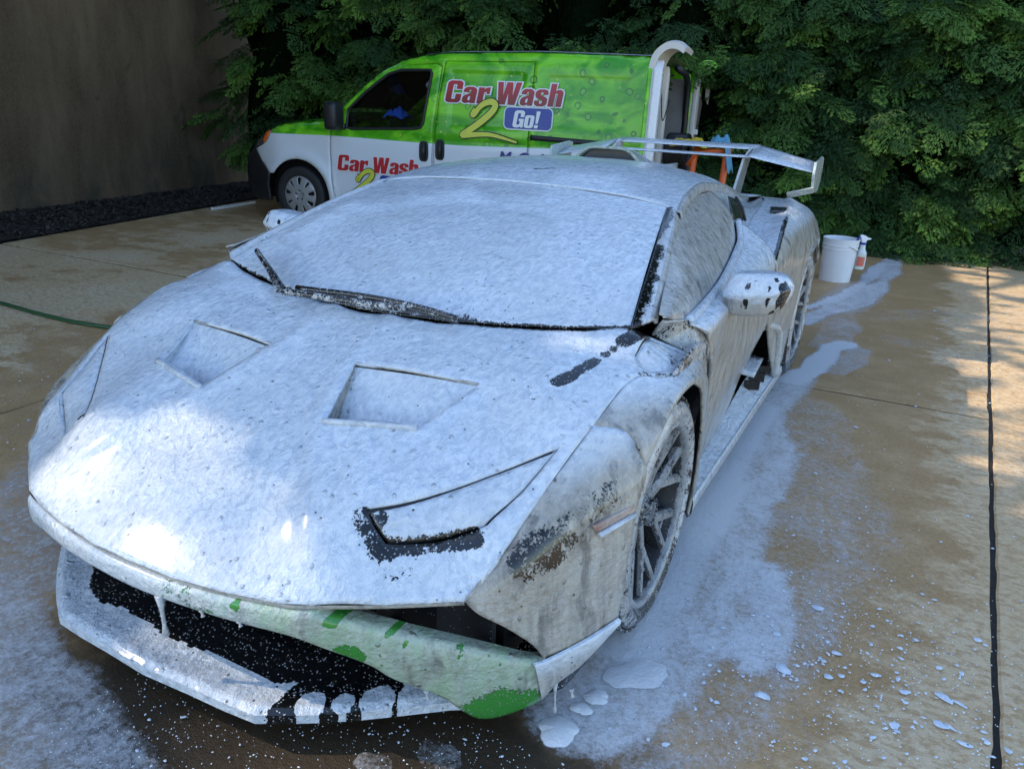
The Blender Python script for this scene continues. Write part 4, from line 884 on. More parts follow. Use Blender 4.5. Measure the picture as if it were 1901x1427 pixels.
def van_paint():
    t = NT('van_wrap'); o = t.obj(); x, y, z = t.sep(o)
    swirl = t.noise(t.vm(o, (.8, 1, 1.6)), 2.6, 4, .55, 1.2); fine = t.noise(o, 16, 4, .6)
    gr = t.mix(t.mr(swirl, .33, .68), (.04, .34, .006), (.24, .72, .022)); gr = t.mix(t.mr(fine, .55, .72, 0, .4), gr, (.30, .60, .10))
    ve = t.n('TexVoronoi', feature='F1'); t.link(t.vadd(o, t.vm(t.noise(o, 6, 2, .5, 0, True), (.06, .06, .06))), ve.inputs['Vector']); ve.inputs['Scale'].default_value = 8.5
    cc = t.sep(ve.outputs['Color']); dr = t.ma('MULTIPLY', t.mr(cc[0], .55, .62), t.mr(x, 1.5, 2.7, .35, 1.0))
    rim = t.ma('MULTIPLY', t.mr(ve.outputs['Distance'], .36, .30), t.mr(ve.outputs['Distance'], .18, .25)); drop = t.mr(ve.outputs['Distance'], .36, .30)
    gr = t.mix(t.ma('MULTIPLY', t.ma('MULTIPLY', drop, dr), .5), gr, (.26, .60, .10)); gr = t.mix(t.ma('MULTIPLY', t.ma('MULTIPLY', rim, dr), .85), gr, (.025, .20, .012))
    v2 = t.n('TexVoronoi', feature='F1'); t.link(o, v2.inputs['Vector']); v2.inputs['Scale'].default_value = 19; c2 = t.sep(v2.outputs['Color'])
    gl = t.ma('MULTIPLY', t.mr(v2.outputs['Distance'], .26, .12), t.mr(c2[0], .84, .88)); gr = t.mix(t.ma('MULTIPLY', gl, .8), gr, (.62, .66, .12))
    edge = t.ma('ADD', t.ma('MULTIPLY', t.mr(x, -.4, .5), .012), .985); edge = t.ma('SUBTRACT', edge, t.ma('MULTIPLY', t.mr(x, .4, 1.8, 0, 1), .016)); edge = t.ma('ADD', edge, t.mr(x, 1.8, 3.9, 0, .045))
    c = t.mix(t.mr(t.ma('SUBTRACT', z, edge), -.004, .004), (.72, .76, .82), gr)
    t.set(base=c, rough=.26, coat=.2, spec=.4); t.b.inputs['Coat Roughness'].default_value = .06; return t.m
M_wrap = van_paint(); M_white = simple('van_white', (.74, .75, .77), .28, var=.03, coat=.4); M_vblk = simple('van_black_trim', (.014, .015, .018), .45, var=.2)
M_grime = simple('door_inner_white', (.62, .60, .56), .5, var=.12, scale=9)
t = NT('van_glass'); gl = t.n('BsdfGlossy'); gl.inputs['Roughness'].default_value = .02; tr = t.n('BsdfTransparent'); tr.inputs[0].default_value = (.80, .88, .86, 1)
fr = t.n('Fresnel'); fr.inputs[0].default_value = 1.5; mx = t.n('MixShader'); t.L.new(fr.outputs[0], mx.inputs[0]); t.L.new(tr.outputs[0], mx.inputs[1]); t.L.new(gl.outputs[0], mx.inputs[2]); t.L.new(mx.outputs[0], t.out.inputs[0]); M_glass = t.m
def arch(cx, a0, a1, n=18, r=.405): return [(cx+r*math.cos(a), .32+r*math.sin(a)) for a in np.linspace(R_(a0), R_(a1), n)]
FD = [(.470, 1.13), (.440, 1.02), (.424, .854), (.440, .55), (.475, .335), (.51, .26), (1.676, .26), (1.684, .807), (1.702, 1.132), (1.735, 1.45), (1.765, 1.735), (1.70, 1.765), (1.34, 1.742), (1.12, 1.655), (.86, 1.475), (.60, 1.255), (.50, 1.175)]
SD = [(1.692, .26), (2.745, .26), (2.752, .989), (2.762, 1.80), (1.795, 1.79), (1.745, 1.45), (1.712, 1.132), (1.694, .807)]
WIN = [(.655, 1.095), (.672, 1.275), (.876, 1.455), (1.150, 1.645), (1.30, 1.687), (1.635, 1.695), (1.652, 1.665), (1.575, 1.175), (1.545, 1.135), (1.497, 1.122), (.72, 1.082)]
body = [(-.565, .785), (-.50, .665), (-.43, .585), (-.385, .545)]+arch(0, 146, -14)+[(.40, .22), (2.70, .22)]+arch(3.10, 194, -14)+[(3.50, .26), (3.97, .28), (4.025, .50), (4.03, 1.04), (4.025, 1.45), (4.018, 1.80)]
top = [(u, float(roof_z(u))) for u in (3.92, 3.3, 2.762, 2.2, 1.789, 1.498, 1.268, 1.063, .832, .62, .486, .281, .12, -.032, -.18, -.31, -.433)]
body = body+top+[(-.53, .955), (-.585, .86)]
def inset(P, d):
    P = np.array(P); n = len(P); out = []
    A = sum(P[i][0]*P[(i+1) % n][1]-P[(i+1) % n][0]*P[i][1] for i in range(n))
    for i in range(n):
        a, b, c = P[i-1], P[i], P[(i+1) % n]; e1 = (b-a)/np.linalg.norm(b-a); e2 = (c-b)/np.linalg.norm(c-b)
        n1 = np.array([-e1[1], e1[0]]); n2 = np.array([-e2[1], e2[0]]); m_ = n1+n2; m_ = m_/(m_@n1+1e-9) if m_@n1 > .3 else n1
        out.append(b+m_*d*(1 if A > 0 else -1))
    return np.array(out)
def vskin(name, outer, holes=(), mat=M_wrap, off=0.0, far=False, parent=None, step=.03, thick=.01):
    A, T = sheet(outer, holes, step); W = vpos(A, off, far)
    T = np.asarray(T); n = np.cross(W[T[:, 1]]-W[T[:, 0]], W[T[:, 2]]-W[T[:, 0]]).sum(0)
    if (n[1] > 0) != far: T = T[:, ::-1]
    o = mk(name, W, T, mat, parent or van)
    if thick: m_ = o.modifiers.new('thickness', 'SOLIDIFY'); m_.thickness = thick; m_.offset = -1
    return o
for far in (False, True):
    vskin('body_side', body, [FD, SD], far=far, step=.028 if not far else .07)
    fd = vskin('front_door', inset(FD, .0055), [WIN], far=far, step=.028 if not far else .07)
    sd = vskin('side_door', inset(SD, .0055), (), far=far, step=.024 if not far else .07)
    # window rubber and pane
    w0 = resample(np.vstack([WIN, WIN[:1]]), .03); MB().tube(vpos(w0, .004, far), .016, 6, False).build('window_seal', M_vblk, fd, True)
    vskin('window_pane', inset(WIN, -.008), (), M_glass, -.012, far, fd, .06, 0)
    for P, par in (((1.590, .90), fd), ((1.779, .925), sd)):        # recessed handles
        q = [(P[0]+.055*math.copysign(abs(math.cos(a))**.55, math.cos(a)), P[1]+.105*math.copysign(abs(math.sin(a))**.55, math.sin(a))) for a in np.linspace(0, 2*math.pi, 25)[:-1]]
        hcup = vskin('handle_cup', q, (), M_vblk, .003, far, par, .02, 0)
        grip = [(P[0]+.002, P[1]-.085), (P[0]+.004, P[1]), (P[0]+.006, P[1]+.085)]; MB().tube(vpos(grip, .018, far), [.020, .024, .020], 8).build('handle', M_vblk, par, True)
    # front bumper, lamp, mirror
    BP = [(-.565, .785), (-.50, .665), (-.43, .585), (-.385, .545), (-.405, .40), (-.40, .235), (-.56, .20), (-.665, .24), (-.70, .33), (-.705, .50), (-.675, .68), (-.60, .80)]
    vskin('front_bumper', BP, (), M_vblk, .012, far, None, .03, .03)
    lamp = vskin('headlamp', [(-.605, .825), (-.590, .905), (-.50, .985), (-.420, 1.022), (-.365, 1.020), (-.372, .955), (-.41, .895), (-.47, .845), (-.555, .797)], (), simple('lamp_clear', (.06, .07, .08), .08, var=.4, scale=12, coat=.8), .010, far, None, .02, .02)
    vskin('turn_signal', [(-.455, 1.000), (-.370, 1.012), (-.376, .955), (-.41, .897), (-.452, .862)], (), simple('amber_lens', (.85, .16, .015), .25, var=.08), .016, far, lamp, .02, .01)
    mb = MB(); s_ = -1 if not far else 1; y0 = (0 if not far else VW)
    mb.box((.560, y0+s_*.10, 1.205), (.15, .20, .285), bev=.035); mir_ = mb.build('door_mirror', M_vblk, van, True)
    MB().box((.60, y0+s_*.01, 1.10), (.09, .06, .06), bev=.012).build('mirror_foot', M_vblk, mir_, True)
    if not far:
        MB().box((.487, -.13, 1.135), (.012, .05, .045), bev=.004).build('mirror_badge', simple('badge_grey', (.45, .46, .47), .4), mir_)
    # sliding door rail
    if not far: vskin('door_rail', [(2.775, 1.075), (3.545, 1.055), (3.545, 1.105), (2.775, 1.125)], (), M_vblk, .004, far, None, .03, .004)
# roof, bonnet, windscreen: bridging strips
def strip(name, us, mat, crown=.03, inset_=.004):
    V = []; n = 17; us = list(us)
    for u in us:
        zt = float(roof_z(u)); v0 = float(vside(u, zt-.002))
        for j in range(n):
            s = j/(n-1); V.append((u-.82*float(nose_v(u)), v0+(VW-2*v0)*s, zt-inset_+crown*math.sin(math.pi*s)**.6))
    return fix_normals(mk(name, V, grid_faces(len(us), n), mat, van))
strip('roof_panel', np.linspace(1.50, 4.00, 30), M_white, .035, .0); strip('windscreen', np.linspace(.42, 1.50, 20), simple('screen_glass', (.015, .02, .02), .05), .06); strip('bonnet', np.linspace(-.60, .42, 24), M_wrap, .03)
V = []                                           # front end below the bonnet
for z in np.linspace(.24, .88, 8):
    for j in range(13):
        s = j/12; u = -.70+.03*abs(z-.5); v0 = float(vside(-.66, z)); V.append((u-.22-.10*math.sin(math.pi*s), v0+(VW-2*v0)*s, z))
mk('front_fascia', V, grid_faces(8, 13), M_vblk, van)
# load bay and cab
M_dark = simple('cab_dark', (.022, .024, .027), .7, var=.3); M_int = simple('bay_lining', (.20, .20, .20), .6, var=.3, scale=6)
mb = MB(); mb.box((2.92, VW/2, .60), (2.2, 1.55, .03)); mb.build('load_floor', M_dark, van)
mb = MB(); mb.box((2.93, VW-.13, 1.2), (2.2, .02, 1.1)); mb.build('bay_wall', M_int, van); mb = MB(); mb.box((1.80, VW/2, 1.2), (.02, 1.5, 1.15)); mb.build('bulkhead', M_dark, van)
mb = MB(); mb.box((2.85, .17, 1.2), (2.0, .02, 1.1)); mb.build('bay_wall', M_dark, van); MB().box((2.85, VW/2, 1.78), (2.0, 1.45, .02)).build('bay_ceiling', M_dark, van)
MB().tube([(4.0, VW-.13, .55), (4.01, VW-.12, 1.3), (4.01, VW-.19, 1.70), (4.0, VW-.33, 1.79), (4.0, VW/2, 1.82)], .035, 8).build('door_seal', M_vblk, van, True)
mb = MB(); mb.box((.62, VW/2, .98), (.5, 1.5, .18), bev=.05); mb.build('dashboard', simple('dash_grey', (.16, .17, .18), .55), van, True)
MB().box((.80, .42, 1.06), (.24, .40, .09), bev=.04).build('instrument_hood', M_dark, van, True)
def seat(y):
    s = empty('seat', (1.35, y, .62)); s.parent = van
    MB().box((0, 0, .0), (.50, .48, .14), bev=.05).build('cushion', M_dark, s, True); MB().box((.28, 0, .36), (.14, .46, .64), np.array(Matrix.Rotation(.22, 3, 'Y')), bev=.06).build('seat_back', M_dark, s, True); MB().box((.38, 0, .80), (.10, .26, .18), np.array(Matrix.Rotation(.18, 3, 'Y')), bev=.04).build('headrest', M_dark, s, True)
seat(.50); seat(1.30)
mb = MB(); mb.tube([(.98+.05*math.sin(a)*.4, .50+.18*math.cos(a), 1.08+.17*math.sin(a)) for a in np.linspace(0, 2*math.pi, 29)], .014, 8, False); mb.tube([(.98, .32, 1.08), (.97, .50, 1.07), (.98, .68, 1.08)], .018, 6); mb.build('steering_wheel', M_dark, van, True)
MB().box((.74, VW*.5, 1.62), (.03, .22, .07), bev=.015).build('rear_view_mirror', M_dark, van, True)
# wheels
M_tyre = simple('van_tyre', (.018, .018, .02), .7, scale=60, var=.3); M_cap = simple('hubcap_silver', (.34, .345, .35), .35, metal=.3, var=.06)
def vwheel(u, far):
    w = empty('wheel', (u, VW-.10 if far else .10, .3215)); w.parent = van; s = 1 if far else -1
    rot = lambda L: [(x, s*h, z) for (h, x, z) in L]
    mb = MB(); mb.lathe(crv([(.215, .085), (.225, .098), (.27, .102), (.305, .092), (.3205, .065), (.3205, -.09), (.30, -.10), (.20, -.10)], 3), 56, axis='x'); fix_normals(mk('tyre', rot(mb.V), mb.F, M_tyre, w))
    # hub cap: dished disc with nine slots
    th = np.linspace(0, 2*math.pi, 73)[:-1]; outer = [(.217*math.cos(a), .217*math.sin(a)) for a in th]; holes = []
    for k in range(9):
        a = 2*math.pi*k/9+.17; wd = .13 if k % 2 == 0 else .07; L = []
        for (r, da) in ((.125, -wd*.7), (.19, -wd), (.198, 0), (.19, wd), (.125, wd*.7), (.118, 0)): L.append((r*math.cos(a+da), r*math.sin(a+da)))
        holes.append(L)
    for k in range(5):
        a = 2*math.pi*k/5+.3; holes.append([(.052*math.cos(a)+.011*math.cos(b), .052*math.sin(a)+.011*math.sin(b)) for b in np.linspace(0, 2*math.pi, 9)[:-1]])
    A, T = sheet(outer, holes, .016); r = np.hypot(A[:, 0], A[:, 1]); h = .088+.022*(1-(r/.217)**2)-.012*sstep(r, .06, .03)-.010*sstep(r, .20, .217)
    o = mk('hubcap', np.c_[A[:, 0], s*h, A[:, 1]], T, M_cap, w); m_ = o.modifiers.new('t', 'SOLIDIFY'); m_.thickness = .006; m_.offset = 0
    mb = MB(); mb.lathe([(.22, .06), (.12, .055), (.001, .05)], 40, axis='x'); mk('wheel_disc', rot(mb.V), mb.F, M_vblk, w)
    mb = MB(); V = []
    for (r, h) in ((.405, .02), (.41, .0), (.40, -.35), (.02, -.36)):
        for j in range(25):
            a = -.3+(math.pi+.6)*j/24; V.append((r*math.cos(a), -s*(-h)*1.0, r*math.sin(a)))
    mk('wheel_housing', V, grid_faces(4, 25), M_dark, w)
for far in (False, True):
    vwheel(0, far); vwheel(3.10, far)
# rear doors swung open
def rear_door(far):
    s = -1 if not far else 1; base = empty('rear_door', (4.045, -.01 if not far else VW+.01, 0)); base.parent = van
    c_, s_ = (.9986, .052)
    def at(a, z, t): return (t*c_+a*s_, s*(a*c_-t*s_), z)          # a: out from the hinge, t: towards the inner face
    W_ = .76
    P = [(0, .50), (W_-.03, .50), (W_-.02, 1.0), (W_-.045, 1.35), (W_-.08, 1.70), (W_-.16, 1.82), (.03, 1.86), (0, 1.70)]
    mb = MB(); mb.prism(P, -.05, -.012, at); bevel(fix_normals(mb.build('door_skin', M_wrap, base)), .012)
    mb = MB(); mb.prism([(a*.985+.003, z-.006) for a, z in P], -.013, .0, at); fix_normals(mb.build('door_liner', M_grime, base))
    mb = MB(); mb.prism([(W_-.13, .5), (W_-.02, .5), (W_-.005, 1.0), (W_-.03, 1.35), (W_-.065, 1.72), (W_-.16, 1.80), (W_-.17, 1.60), (W_-.15, 1.35), (W_-.10, 1.05), (W_-.12, .75)], .002, .075, at); bevel(fix_normals(mb.build('lock_post', M_white, base)), .014)
    mb = MB(); mb.prism([(.0, .5), (.0, 1.72), (.10, 1.78), (.13, 1.5), (.12, .5)], .002, .055, at); bevel(fix_normals(mb.build('hinge_post', M_grime, base)), .012)
    # top of the door curving over like the roof end
    prof = crv([(-.05, 1.62), (-.045, 1.78), (-.01, 1.885), (.08, 1.955), (.18, 1.955), (.24, 1.91)], 4); inn = crv([(0, 1.62), (.005, 1.76), (.035, 1.85), (.10, 1.905), (.17, 1.905), (.225, 1.875)], 4)
    V = []; n = len(prof)
    for k, a in enumerate(np.linspace(0, 1, 9)):
        aa = .0+a*(W_-.10); dz = -.03*max(0, a-.6)**2*6
        for (t_, z_) in prof: V.append(at(aa, z_+dz, t_))
        for (t_, z_) in inn[::-1]: V.append(at(aa, z_+dz, t_))
    F = grid_faces(9, 2*n, True)+[list(range(2*n))[::-1], list(range(8*2*n, 9*2*n))]
    o = fix_normals(mk('door_cap', V, F, M_wrap if far else M_grime, base, True)); autosmooth(o, 40)
    mb = MB(); mb.prism([(.13, .55), (.14, 1.56), (.40, 1.60), (W_-.16, 1.50), (W_-.15, 1.2), (W_-.12, .55)], .003, .016, at); bevel(fix_normals(mb.build('trim_board', simple('trim_board', (.30, .285, .25), .7), base)), .006)
    if not far: MB().tube([at(*q) for q in crv([(.55, 1.80, .04), (.50, 1.66, .05), (.42, 1.44, .06), (.28, 1.32, .065), (.14, 1.42, .075), (.05, 1.50, .08)], 8)], .005, 6).build('door_cable', M_vblk, base, True)
    else:
        MB().box(at(W_-.08, 1.42, .078), (.03, .03, .08), bev=.01).build('catch', M_vblk, base); MB().box(at(.06, 1.20, .06), (.07, .06, .06), bev=.01).build('hinge', M_white, base)
rear_door(False); rear_door(True)

# ------------------------------------------------------------------ lettering on the van side
def text2d(s, size, off, shear, sx, spacing=1.0):
    cu = bpy.data.curves.new('lettering', 'FONT'); cu.body = s; cu.size = size; cu.offset = off; cu.shear = shear; cu.resolution_u = 5; cu.space_character = spacing; cu.fill_mode = 'FRONT'
    o = bpy.data.objects.new('lettering', cu); col.objects.link(o); dg = bpy.context.evaluated_depsgraph_get(); me = bpy.data.meshes.new_from_object(o.evaluated_get(dg))
    V = np.array([v.co[:2] for v in me.vertices])*[sx, 1]; F = [list(p.vertices) for p in me.polygons]; bpy.data.objects.remove(o); bpy.data.meshes.remove(me); return V, F
def decal(name, V, F, off, mat, parent=None):
    V = np.asarray(V); W = np.c_[V[:, 0], vside(V[:, 0], V[:, 1], False)-off+.006, V[:, 1]]; F = [f[::-1] if np.cross(W[f[1]]-W[f[0]], W[f[2]]-W[f[0]])[1] > 0 else f for f in F]; o = mk(name, W, F, mat, parent or van, False); return o
t = NT('letter_red'); o = t.obj(); z_ = t.sep(o)[2]; wv = t.mr(t.ma('FRACT', t.ma('MULTIPLY', z_, 1.0)), .36, .62); M_red = t.set(base=t.mix(wv, (.22, .010, .014), (.52, .022, .03)), rough=.3)
M_wht = simple('letter_white', (.80, .82, .85), .3, var=.02); M_blu = simple('panel_blue', (.012, .045, .32), .3, var=.05); M_yel = simple('brush_yellow', (.66, .68, .07), .35, var=.12, scale=20); M_ink = simple('outline_black', (.008, .010, .008), .4); M_navy = simple('letter_navy', (.03, .02, .22), .35)
# heavy slab letters, drawn as strokes on a unit cell: x 0..w, y 0..1
def rbox(x0, y0, x1, y1, r, n=5):
    P = []
    for cx, cy, a0 in ((x1-r, y0+r, -90), (x1-r, y1-r, 0), (x0+r, y1-r, 90), (x0+r, y0+r, 180)):
        for k in range(n): a = R_(a0+90*k/(n-1)); P.append((cx+r*math.cos(a), cy+r*math.sin(a)))
    return P
GL = {'C': (.50, [[(.50, .40), (.50, .12), (.47, .05), (.40, 0), (.10, 0), (.03, .05), (0, .12), (0, .88), (.03, .95), (.10, 1), (.40, 1), (.47, .95), (.50, .88), (.50, .62), (.31, .62), (.31, .80), (.29, .83), (.21, .83), (.19, .80), (.19, .20), (.21, .17), (.29, .17), (.31, .20), (.31, .40)]], []),
      'a': (.44, [[(.44, 0), (.26, 0), (.26, .05), (.20, .01), (.12, -.01), (.04, .03), (0, .10), (0, .24), (.03, .33), (.10, .39), (.25, .44), (.25, .55), (.24, .60), (.20, .60), (.19, .55), (.19, .49), (.01, .49), (.01, .60), (.05, .69), (.13, .74), (.30, .74), (.39, .69), (.44, .60)]], [[(.25, .33), (.19, .29), (.18, .24), (.18, .16), (.20, .13), (.24, .13), (.25, .17)]]),
      'r': (.37, [[(0, 0), (.19, 0), (.19, .48), (.22, .53), (.27, .53), (.27, .44), (.37, .44), (.37, .74), (.30, .74), (.23, .71), (.18, .64), (.18, .73), (0, .73)]], []),
      'W': (.82, [[(.12, 0), (.36, 0), (.41, .50), (.46, 0), (.70, 0), (.82, 1), (.63, 1), (.575, .42), (.52, 1), (.31, 1), (.25, .42), (.19, 1), (0, 1)]], []),
      's': (.43, [[(.43, .50), (.26, .50), (.26, .57), (.24, .61), (.20, .61), (.18, .57), (.18, .52), (.21, .48), (.36, .40), (.42, .34), (.43, .26), (.43, .12), (.39, .04), (.30, -.01), (.12, -.01), (.04, .04), (0, .12), (0, .25), (.17, .25), (.17, .16), (.19, .12), (.24, .12), (.26, .16), (.26, .22), (.23, .26), (.07, .34), (.02, .41), (0, .48), (0, .61), (.05, .70), (.13, .74), (.30, .74), (.39, .70), (.43, .61)]], []),
      'h': (.45, [[(0, 0), (.19, 0), (.19, .54), (.21, .58), (.25, .58), (.26, .54), (.26, 0), (.45, 0), (.45, .62), (.41, .71), (.32, .75), (.24, .73), (.19, .68), (.19, 1), (0, 1)]], []),
      'G': (.52, [[(.52, .62), (.33, .62), (.33, .80), (.30, .84), (.22, .84), (.19, .80), (.19, .20), (.22, .16), (.30, .16), (.33, .20), (.33, .38), (.27, .38), (.27, .52), (.52, .52), (.52, 0), (.40, 0), (.38, .06), (.30, -.01), (.12, -.01), (.03, .05), (0, .14), (0, .86), (.03, .95), (.12, 1.01), (.40, 1.01), (.49, .95), (.52, .86)]], []),
      'o': (.46, [rbox(0, -.01, .46, .75, .13)], [rbox(.185, .13, .275, .61, .03)]),
      '!': (.20, [[(.05, .27), (.16, .27), (.20, 1), (0, 1)]], []), '.': (.2, [[(.01, 0), (.19, 0), (.19, .19), (.01, .19)]], [])}
def grow(P, d):
    P = np.array(P); n = len(P); A = sum(P[i][0]*P[(i+1) % n][1]-P[(i+1) % n][0]*P[i][1] for i in range(n)); s = 1 if A > 0 else -1; out = []
    for i in range(n):
        a, b, c = P[i-1], P[i], P[(i+1) % n]; e1 = (b-a)/(np.linalg.norm(b-a)+1e-9); e2 = (c-b)/(np.linalg.norm(c-b)+1e-9); n1 = np.array([e1[1], -e1[0]])*s; n2 = np.array([e2[1], -e2[0]])*s
        m_ = n1+n2; q = m_@n1; m_ = m_/q if q > .55 else (m_/np.linalg.norm(m_)*1.25 if np.linalg.norm(m_) > .2 else n1); out.append(b+m_*d)
    return out
def word(txt, u0, z0, h, sx, shear, slope, mat, off, edge=None, gap=.055, edge_w=.05):
    x = 0
    for k, ch in enumerate(txt):
        if ch == ' ': x += .16; continue
        parts = ['!', '.'] if ch == '!' else [ch]
        for pc in parts:
            w, outs, hol = GL[pc]
            def mp(P): return [(u0+(x+a+shear*b)*h*sx, z0+b*h+slope*(x+a)*h*sx) for a, b in P]
            for P in outs:
                A, T = sheet(mp(P), [mp(q) for q in hol], h*.22); decal('letter', A, [list(f) for f in T], off, mat)
                if edge is not None:
                    A, T = sheet(mp(grow(P, edge_w)), (), h*.25); decal('letter_edge', A, [list(f) for f in T], off-.0022, edge)
        x += GL[ch][0]+gap
    return x*h*sx
def logo(u0, z0, k):                             # k: scale, 1 for the big one
    word('Car', u0-.005*k, z0+.200*k, .210*k, 1.62, .10, 0, M_red, .0180, M_wht, .045)
    word('Wash', u0+.545*k, z0+.200*k, .210*k, 1.47, .09, 0, M_red, .0180, M_wht, .040)
    c = np.array([(.50, .145), (.455, .105), (.45, .150), (.51, .190), (.585, .225), (.625, .195), (.60, .13), (.53, .06), (.45, -.01), (.375, -.075), (.365, -.10), (.42, -.098), (.55, -.082), (.70, -.088), (.86, -.118)])
    c = np.array([(.345, .150), (.315, .100), (.335, .090), (.385, .160), (.445, .205), (.520, .222), (.560, .190), (.530, .130), (.455, .060), (.37, -.005), (.285, -.062), (.215, -.108), (.30, -.104), (.42, -.092), (.54, -.092), (.68, -.118), (.815, -.150)])
    L = crv(c*k+[u0, z0], 7); wd = np.interp(np.linspace(0, 1, len(L)), [0, .12, .3, .5, .66, .72, .85, 1], [.020, .022, .030, .032, .030, .026, .020, .009])*k
    tg = np.gradient(L, axis=0); tg /= np.linalg.norm(tg, axis=1, keepdims=True)+1e-9; nr = np.c_[-tg[:, 1], tg[:, 0]]
    for (ex, m_, of, nm) in ((.010*k, M_ink, .0220, 'brush_outline'), (0, M_yel, .0260, 'brush_two')):
        Le = L.copy(); Le[0] -= tg[0]*ex; Le[-1] += tg[-1]*ex; A = np.vstack([Le+nr*(wd[:, None]+ex), Le-nr*(wd[:, None]+ex)]); n = len(L); decal(nm, A, [[i, i+1, n+i+1, n+i] for i in range(n-1)], of, m_)
    for (g, m_, of, nm) in ((.012*k, M_wht, .0100, 'go_border'), (0, M_blu, .0140, 'go_panel')):
        A, T = sheet(rbox(u0+.665*k-g, z0-.020*k-g, u0+1.160*k+g, z0+.178*k+g, .045*k+g, 6), (), .03); decal(nm, A, [list(f) for f in T], of, m_)
    word('Go!', u0+.752*k, z0-.006*k, .158*k, 1.35, .10, 0, M_wht, .0185, None, .045)
logo(1.825, 1.195, 1.0)
logo(.528, .478, .80)
V, F = text2d('MyCarWash', .17, .006, .25, .95); V = V+[2.44, .83]; decal('web_lettering', V, F, .020, M_navy)
# ------------------------------------------------------------------ things round the van
def van_w(u, v, z=0.0):
    q = Matrix.Rotation(R_(6.309), 3, 'Z')@Vector((u, v, 0)); return (q.x-4.833, q.y+4.954, z)
M_org = simple('orange_powder_coat', (.62, .10, .012), .4, var=.1); M_eq = simple('machine_black', (.014, .014, .016), .5, var=.3)
pw = empty('pressure_washer', van_w(4.62, -.05), R_(6.3)); tag(pw, 'black pressure washer cart with orange upright frame behind the van', 'pressure washer')
MB().box((0, .12, .46), (.55, .42, .42), bev=.05).build('engine_block', M_eq, pw, True)
for x in (-.20, .08): MB().tube([(x, -.18, .10), (x, -.18, .62), (x+.01, -.16, 1.02), (x+.02, -.10, 1.10)], .030, 8).build('upright', M_org, pw, True)
MB().tube([(-.24, -.16, .95), (-.17, -.18, 1.06), (-.05, -.18, 1.085), (.12, -.17, 1.09)], .022, 8).build('handle', M_org, pw, True)
MB().box((0, .05, .22), (.62, .50, .05), bev=.015).build('base_plate', M_org, pw)
for y in (-.16, .34):
    mb = MB(); mb.lathe(crv([(.06, .03), (.10, .04), (.125, .03), (.13, 0), (.125, -.03), (.06, -.03)], 3), 24, axis='x'); mk('wheel', [(p[1]-.15, p[0]+y, p[2]+.13) for p in mb.V], mb.F, M_eq, pw)
mb = MB(); mb.box((.22, .15, .13), (.05, .05, .20)); mb.build('stand', M_eq, pw)
def cloth(name, c, sx, sy, sz, mat, label, seed, cat='towel', drape=0):
    r = np.random.default_rng(seed); nu, nv = 34, 26; V = []
    ph = r.uniform(0, 6, 8)
    for j in range(nv):
        for i in range(nu):
            a = i/(nu-1)*2-1; b = j/(nv-1)*2-1
            h = max(0, 1-(abs(a)**2.6+abs(b)**2.6)*.62); w = .28*math.sin(5*a+3*b+ph[0])+.22*math.sin(-7*a+4*b+ph[1])+.14*math.sin(11*a+9*b+ph[2])+.08*math.sin(19*a-8*b+ph[3])
            V.append((c[0]+a*sx*(1+.1*w), c[1]+b*sy*(1+.12*math.sin(4*a+ph[4])), c[2]+sz*h*(.75+.55*w)-drape*max(0, a-.35)**1.2))
    o = mk(name, V, grid_faces(nv, nu), mat); m_ = o.modifiers.new('t', 'SOLIDIFY'); m_.thickness = .006; m_.offset = 1; tag(o, label, cat); return o
def terry(n, c):
    t = NT(n); o = t.obj(); z = t.noise(o, 260, 2); t.set(base=t.mix(t.noise(o, 20, 3), tuple(x*.8 for x in c), c), rough=.95, normal=t.bump(z, .5, .004)); return t.m
cloth('yellow_towel', van_w(4.38, -.18, 1.105), .17, .10, .085, terry('terry_yellow', (.62, .45, .03)), 'crumpled yellow towel on top of the black pressure washer', 4)
cloth('blue_towel', van_w(4.66, -.20, 1.11), .105, .09, .115, terry('terry_blue', (.10, .30, .45)), 'bunched light blue towel hanging over the orange washer frame', 9, drape=.35)
MB_r = MB(); MB_r.lathe(crv([(.05, .13), (.15, .13), (.165, .10), (.165, -.10), (.15, -.13), (.05, -.13)], 3), 28, axis='x')
hr = empty('hose_reel', van_w(4.22, .15)); tag(hr, 'speckled black hose reel standing by the open near van door', 'hose reel')
mk('drum', [(p[0]*.75, p[1], p[2]+1.05) for p in MB_r.V], MB_r.F, M_speck, hr); MB().tube([(-.10, 0, 0), (-.10, 0, 1.05), (.10, 0, 1.05), (.10, 0, 0)], .02, 8).build('stand', M_eq, hr, True)
MB().box((0, 0, .03), (.30, .30, .05), bev=.01).build('base', M_eq, hr)
cloth('blue_cloth', van_w(1.05, .42, 1.20), .13, .12, .12, terry('terry_royal', (.03, .13, .75)), 'royal blue cloth heaped on the van steering wheel', 3, 'cloth')
cloth('blue_cloth', van_w(.74, .90, 1.46), .11, .07, .14, terry('terry_navy', (.012, .05, .30)), 'dark blue cloth hung from the van inner mirror', 5, 'cloth')
MB().box((0, 0, 0), (.06, .01, .09)).build('x', M_red) if False else None
